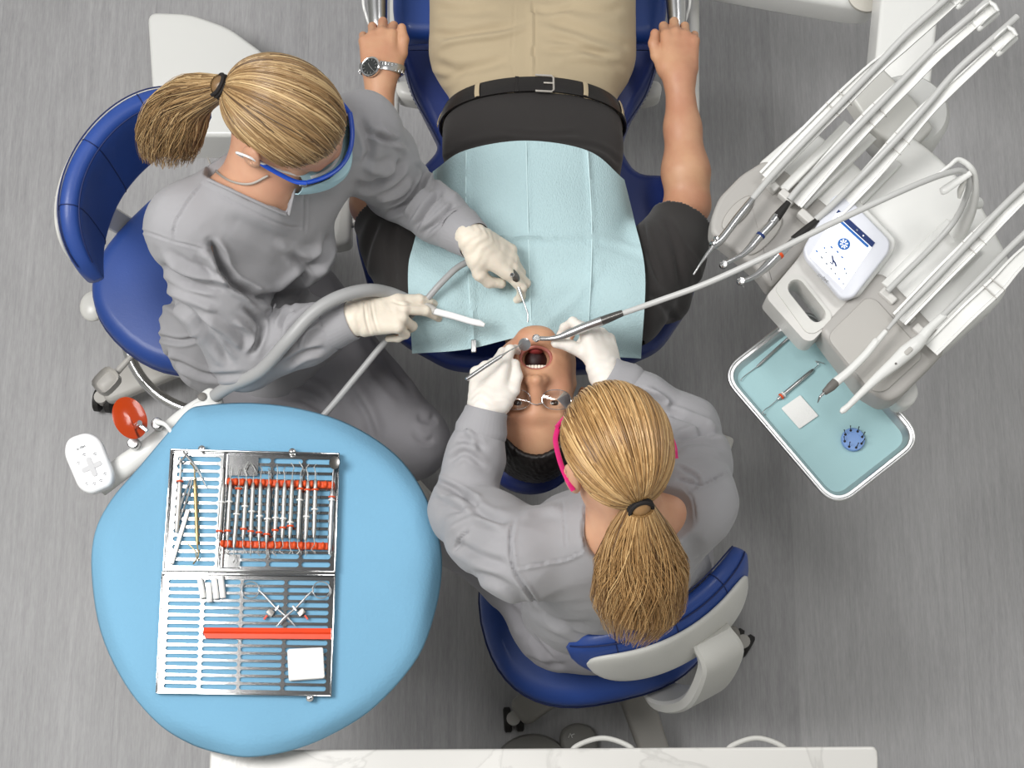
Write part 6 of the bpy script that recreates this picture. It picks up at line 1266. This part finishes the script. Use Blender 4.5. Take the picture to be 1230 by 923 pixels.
for k, (a, b_, wr, orr) in enumerate(IN):
    r_ = np.random.default_rng(k); s1_ = r_.uniform(-3, 3); s2_ = r_.uniform(-4, 4); z0 = ZI
    hand_instr('double_ended_scaler', f'{ordn[k]} steel scaler from the left across the orange racks, {shrt[k]}', a, b_, .0043, [([(a[0], a[1], .004), (a[0] + s1_ * .2, a[1] - 9, .004), (a[0] + s1_, a[1] - 15, .005), (a[0] - s1_ * .6, a[1] - 20 - r_.uniform(-3, 3), .003)], .0009), ([(b_[0], b_[1], .004), (b_[0] + s2_ * .2, b_[1] + 8, .004), (b_[0] - s2_ * .8, b_[1] + 14, .005), (b_[0] + s2_ * .6, b_[1] + 18, .003)], .0009)],
               [(wr, .0018, WHITE, 'white_ring'), (orr, .0020, ORANGE, 'orange_ring')], group=GI_, z=ZI, m=mat('bright_handle_steel', (172, 172, 169), .32, .85, bump=(400, .04)))
t = hand_instr('mouth_mirror', 'mouth mirror with a thick ribbed handle at the right end of the cassette', (399, 588), (396, 666), .0045, [([(399, 588, .005), (400, 572, .006), (401, 563, .008)], .0012)], [(.12, .0016, ORANGE, 'orange_ring'), (.17, .0012, WHITE, 'white_ring')], cat='mirror', z=ZI)
g = G(); g.lathe([(.0001, 0), (.0115, 0), (.0120, .001), (.0110, .0016)], P(402, 556, ZI + .012), nrm([-.5, -.1, .85]), 24); g.build('mirror_head', DSTEEL, t)
# left compartment
MW = mat('matt_steel', (210, 208, 204), .4, .8, bump=(300, .05))
t = hand_instr('dental_excavator', 'steel instrument with an orange ring at the top, far left in the cassette', (216, 577), (212, 640), .0046, [([(216, 577, .005), (217, 562, .006), (216, 550, .006)], .0020)], [(.02, .0018, ORANGE, 'orange_ring')], z=ZK + .002, m=MW, knurl=False)
t = hand_instr('dental_plugger', 'long dark steel double-ended instrument beside the cassette divider', (234, 576), (237, 655), .0036, [([(234, 576, .004), (233, 562, .006), (228, 556, .006)], .0014), ([(237, 655, .004), (238, 668, .006), (232, 678, .006)], .0014)], z=ZK + .003, m=GOLD)
t = thing('tweezers', 'slim steel tweezers slanting beneath the mirror handle, left in the cassette', 'tweezers', P(222, 620, ZK), None)
for s_ in (-1, 1): g = G(); tubepx(g, [(230 + s_, 575, ZK + .006, .0014), (222 + s_ * 2.5, 600, ZK + .006, .0022), (214 + s_ * 1.5, 625, ZK + .005, .0012)], .002, 8); g.build('arm', STEEL, t)
t = thing('bone_file', 'flat bright steel rod lying slanted at the lower left of the cassette', 'file', P(216, 645, ZK), None)
g = G(); A, B_ = P(226, 612, ZK + .004), P(206, 678, ZK + .004); d = nrm(B_ - A); g.box((A + B_) / 2, (.0085, np.linalg.norm(B_ - A), .004), axes=[np.cross(d, (0, 0, 1)), d, (0, 0, 1)], bev=.0015); g.build('blade', MW, t)
t = thing('forceps', 'thin steel forceps crossing the top left corner of the cassette', 'forceps', P(232, 566, ZK), None)
for a, b_ in (((220, 543), (248, 586)), ((226, 544), (212, 560))): g = G(); tubepx(g, [(*a, ZK + .012, .0025), ((a[0] + b_[0]) / 2 + 2, (a[1] + b_[1]) / 2 - 2, ZK + .012, .0022), (*b_, ZK + .008, .001)], .002, 8); g.build('arm', STEEL, t)
g = G(); tubepx(g, [(222, 650, ZK + .008), (234, 662, ZK + .010), (236, 672, ZK + .008)], .0009, 6); g.build('wire', GOLD, t)
# on the lid: cotton rolls, clamps, red bar, gauze
zl = ZK + .0006
for i, (a, b_) in enumerate((((240, 695), (244, 719)), ((250, 700), (252, 724)), ((257, 695), (260, 720)), ((265, 692), (268, 719)))):
    A, B_ = P(*a, zl + .0055), P(*b_, zl + .0055); g = G(); d = nrm(B_ - A); L = np.linalg.norm(B_ - A); g.lathe([(.0001, 0), (.0045, .0004), (.0054, .0015), (.0054, L - .0015), (.0045, L - .0004), (.0001, L)], A, d, 16)
    g.build('cotton_roll', COTTON, None, label=['leftmost of the four white cotton rolls on the cassette lid', 'white cotton roll set lowest, second from left on the lid', 'third white cotton roll from the left on the cassette lid', 'rightmost and highest of the four white cotton rolls'][i], cat='cotton roll', group='cotton rolls on the cassette lid')
for s_, name in ((1, 'left'), (-1, 'right')):
    X0 = 346 if s_ > 0 else 342; m_ = lambda u: 343 + (u - 343) * s_
    t = thing('matrix_clamp', f'steel matrix retainer with a finger loop on the {name}, crossed with its twin', 'clamp', P(343, 738, zl), 'crossed matrix retainers on the cassette lid')
    uu = lambda u: u if s_ > 0 else 686 - u + 1
    zc = zl + (.004 if s_ > 0 else .0085); cx, cy = uu(301), 709
    g = G(); g.tube([P(cx + 10 * math.cos(a) * (1.05), cy + 10 * math.sin(a), zc) for a in np.linspace(0, 2 * PI, 28, endpoint=False)], .0011, 8, closed=True); g.build('finger_loop', STEEL, t)
    g = G(); tubepx(g, [(uu(310), 709, zc, .0013), (uu(318), 716, zc, .0018), (uu(330), 729, zc, .0018), (uu(345), 742, zc, .0022), (uu(355), 753, zc, .0008)], .0018, 10); g.build('shank', STEEL, t)
    g = G(); A = P(uu(333), 731, zc + .002); d = nrm(P(uu(341), 737, zc) - P(uu(333), 731, zc)); g.box(A, (.004, .012, .004), axes=[d, np.cross((0, 0, 1), d), (0, 0, 1)], bev=.001); g.build('lock_nut', STEEL, t)
    g = G(); A = P(uu(325), 736, zl + .003); g.box(A, (.011, .014, .005), axes=[np.cross((0, 0, 1), d), d, (0, 0, 1)], bev=.001); bb = g.build('clamp_block', DSTEEL, t); g = G(); g.box(P(uu(319), 742, zl + .003), (.009, .003, .005), axes=[np.cross((0, 0, 1), d), d, (0, 0, 1)]); g.build('clamp_mark', RED, bb)
rb = thing('red_bar', 'long orange-red plastic bar lying across the cassette lid', 'bar', P(322, 761, zl))
A, B_ = P(245, 761, zl), P(398, 762, zl); d = nrm(B_ - A); y = np.cross((0, 0, 1), d); L = np.linalg.norm(B_ - A)
g = G(); V = []; 
for p, k in ((A, 0), (B_, 1)): V += [p + y * .0095, p + y * .0095 + [0, 0, .0065], p + y * .002 + [0, 0, .009], p - y * .001 + [0, 0, .0055], p - y * .0095 + [0, 0, .006] + d * (.004 if k == 0 else 0), p - y * .0095 + d * (.004 if k == 0 else 0)]
g.add(V, [[i, (i + 1) % 6, 6 + (i + 1) % 6, 6 + i] for i in range(6)] + [list(range(6))[::-1], list(range(6, 12))]); g.build('profile', RED, rb, sharp=20)
gp = thing('gauze_stack', 'stack of folded white gauze on the lower right of the cassette lid', 'gauze', P(367, 798, zl))
for k in range(3): g = G(); o = [P(u + k * .6, v - k * .5, zl + .003 * k) for u, v in ((345, 781), (387, 779), (389, 816), (347, 819))]; g.slab(roundpoly(o, .004), (0, 0, .0032), .0014); g.build('gauze_layer', GAUZE, gp)

# ------------------------------------------------------------------ counter, its pulls and the foot control
ct = thing('counter_cabinet', 'white cabinet with a speckled stone top along the bottom edge', 'cabinet', P(650, 960, 0))
g = G(); slabpx(g, [(256, 903), (1046, 898), (1050, 905), (1050, 1080), (250, 1080)], .88, .035, .004, .006); g.build('worktop', STONE, ct)
y1 = P(650, 906, .88)[1] - .02; x0, x1 = P(262, 906, .88)[0], P(1040, 906, .88)[0]
g = G(); g.box(((x0 + x1) / 2, y1 - .13, .4425), (x1 - x0, .26, .804), bev=.004); cb = g.build('body', WHITE2, ct)
for i in range(3):
    a = x0 + (x1 - x0) * i / 3 + .004; b_ = x0 + (x1 - x0) * (i + 1) / 3 - .004; g = G(); g.box(((a + b_) / 2, y1 + .008, .45), (b_ - a, .016, .76), bev=.003); dr = g.build('door', WHITE, ct)
for u0, u1 in ((684, 764), (870, 948)):
    g = G(); q = [P(u, v, .74) for u, v in ((u0, 912), (u0 + 8, 897), ((u0 + u1) / 2, 887), (u1 - 8, 897), (u1, 912))]; g.tube(catmull(q, 8), .005, 12); g.build('handle', WHITE2, ct)
fc = thing('foot_control', 'grey round foot control on the floor at the counter, below the dentist\'s stool', 'foot control', P(645, 905, 0))
g = G(); g.lathe([(.095, 0), (.10, .01), (.095, .022), (.07, .034), (.0001, .038)], P(640, 935, 0), (0, 0, 1), 40); g.build('disc', mat('mid_grey_plastic', (128, 126, 122), .45, bump=(200, .03)), fc)
g = G(); slabpx(g, [(672, 878), (690, 868), (712, 874), (720, 900), (700, 925), (672, 900)], .03, .03, .010, .02); pd = g.build('pedal', mat('mid_grey_plastic', (128, 126, 122)), fc)
g = G(); p = P(686, 884, .0305); g.tube([p + [-.006, -.005, 0], p + [-.002, .005, 0], p + [.003, -.005, 0]], .0012, 6); g.tube([p + [.001, .001, 0], p + [.008, .004, 0]], .0012, 6); g.build('pedal_mark', WHITE, pd)
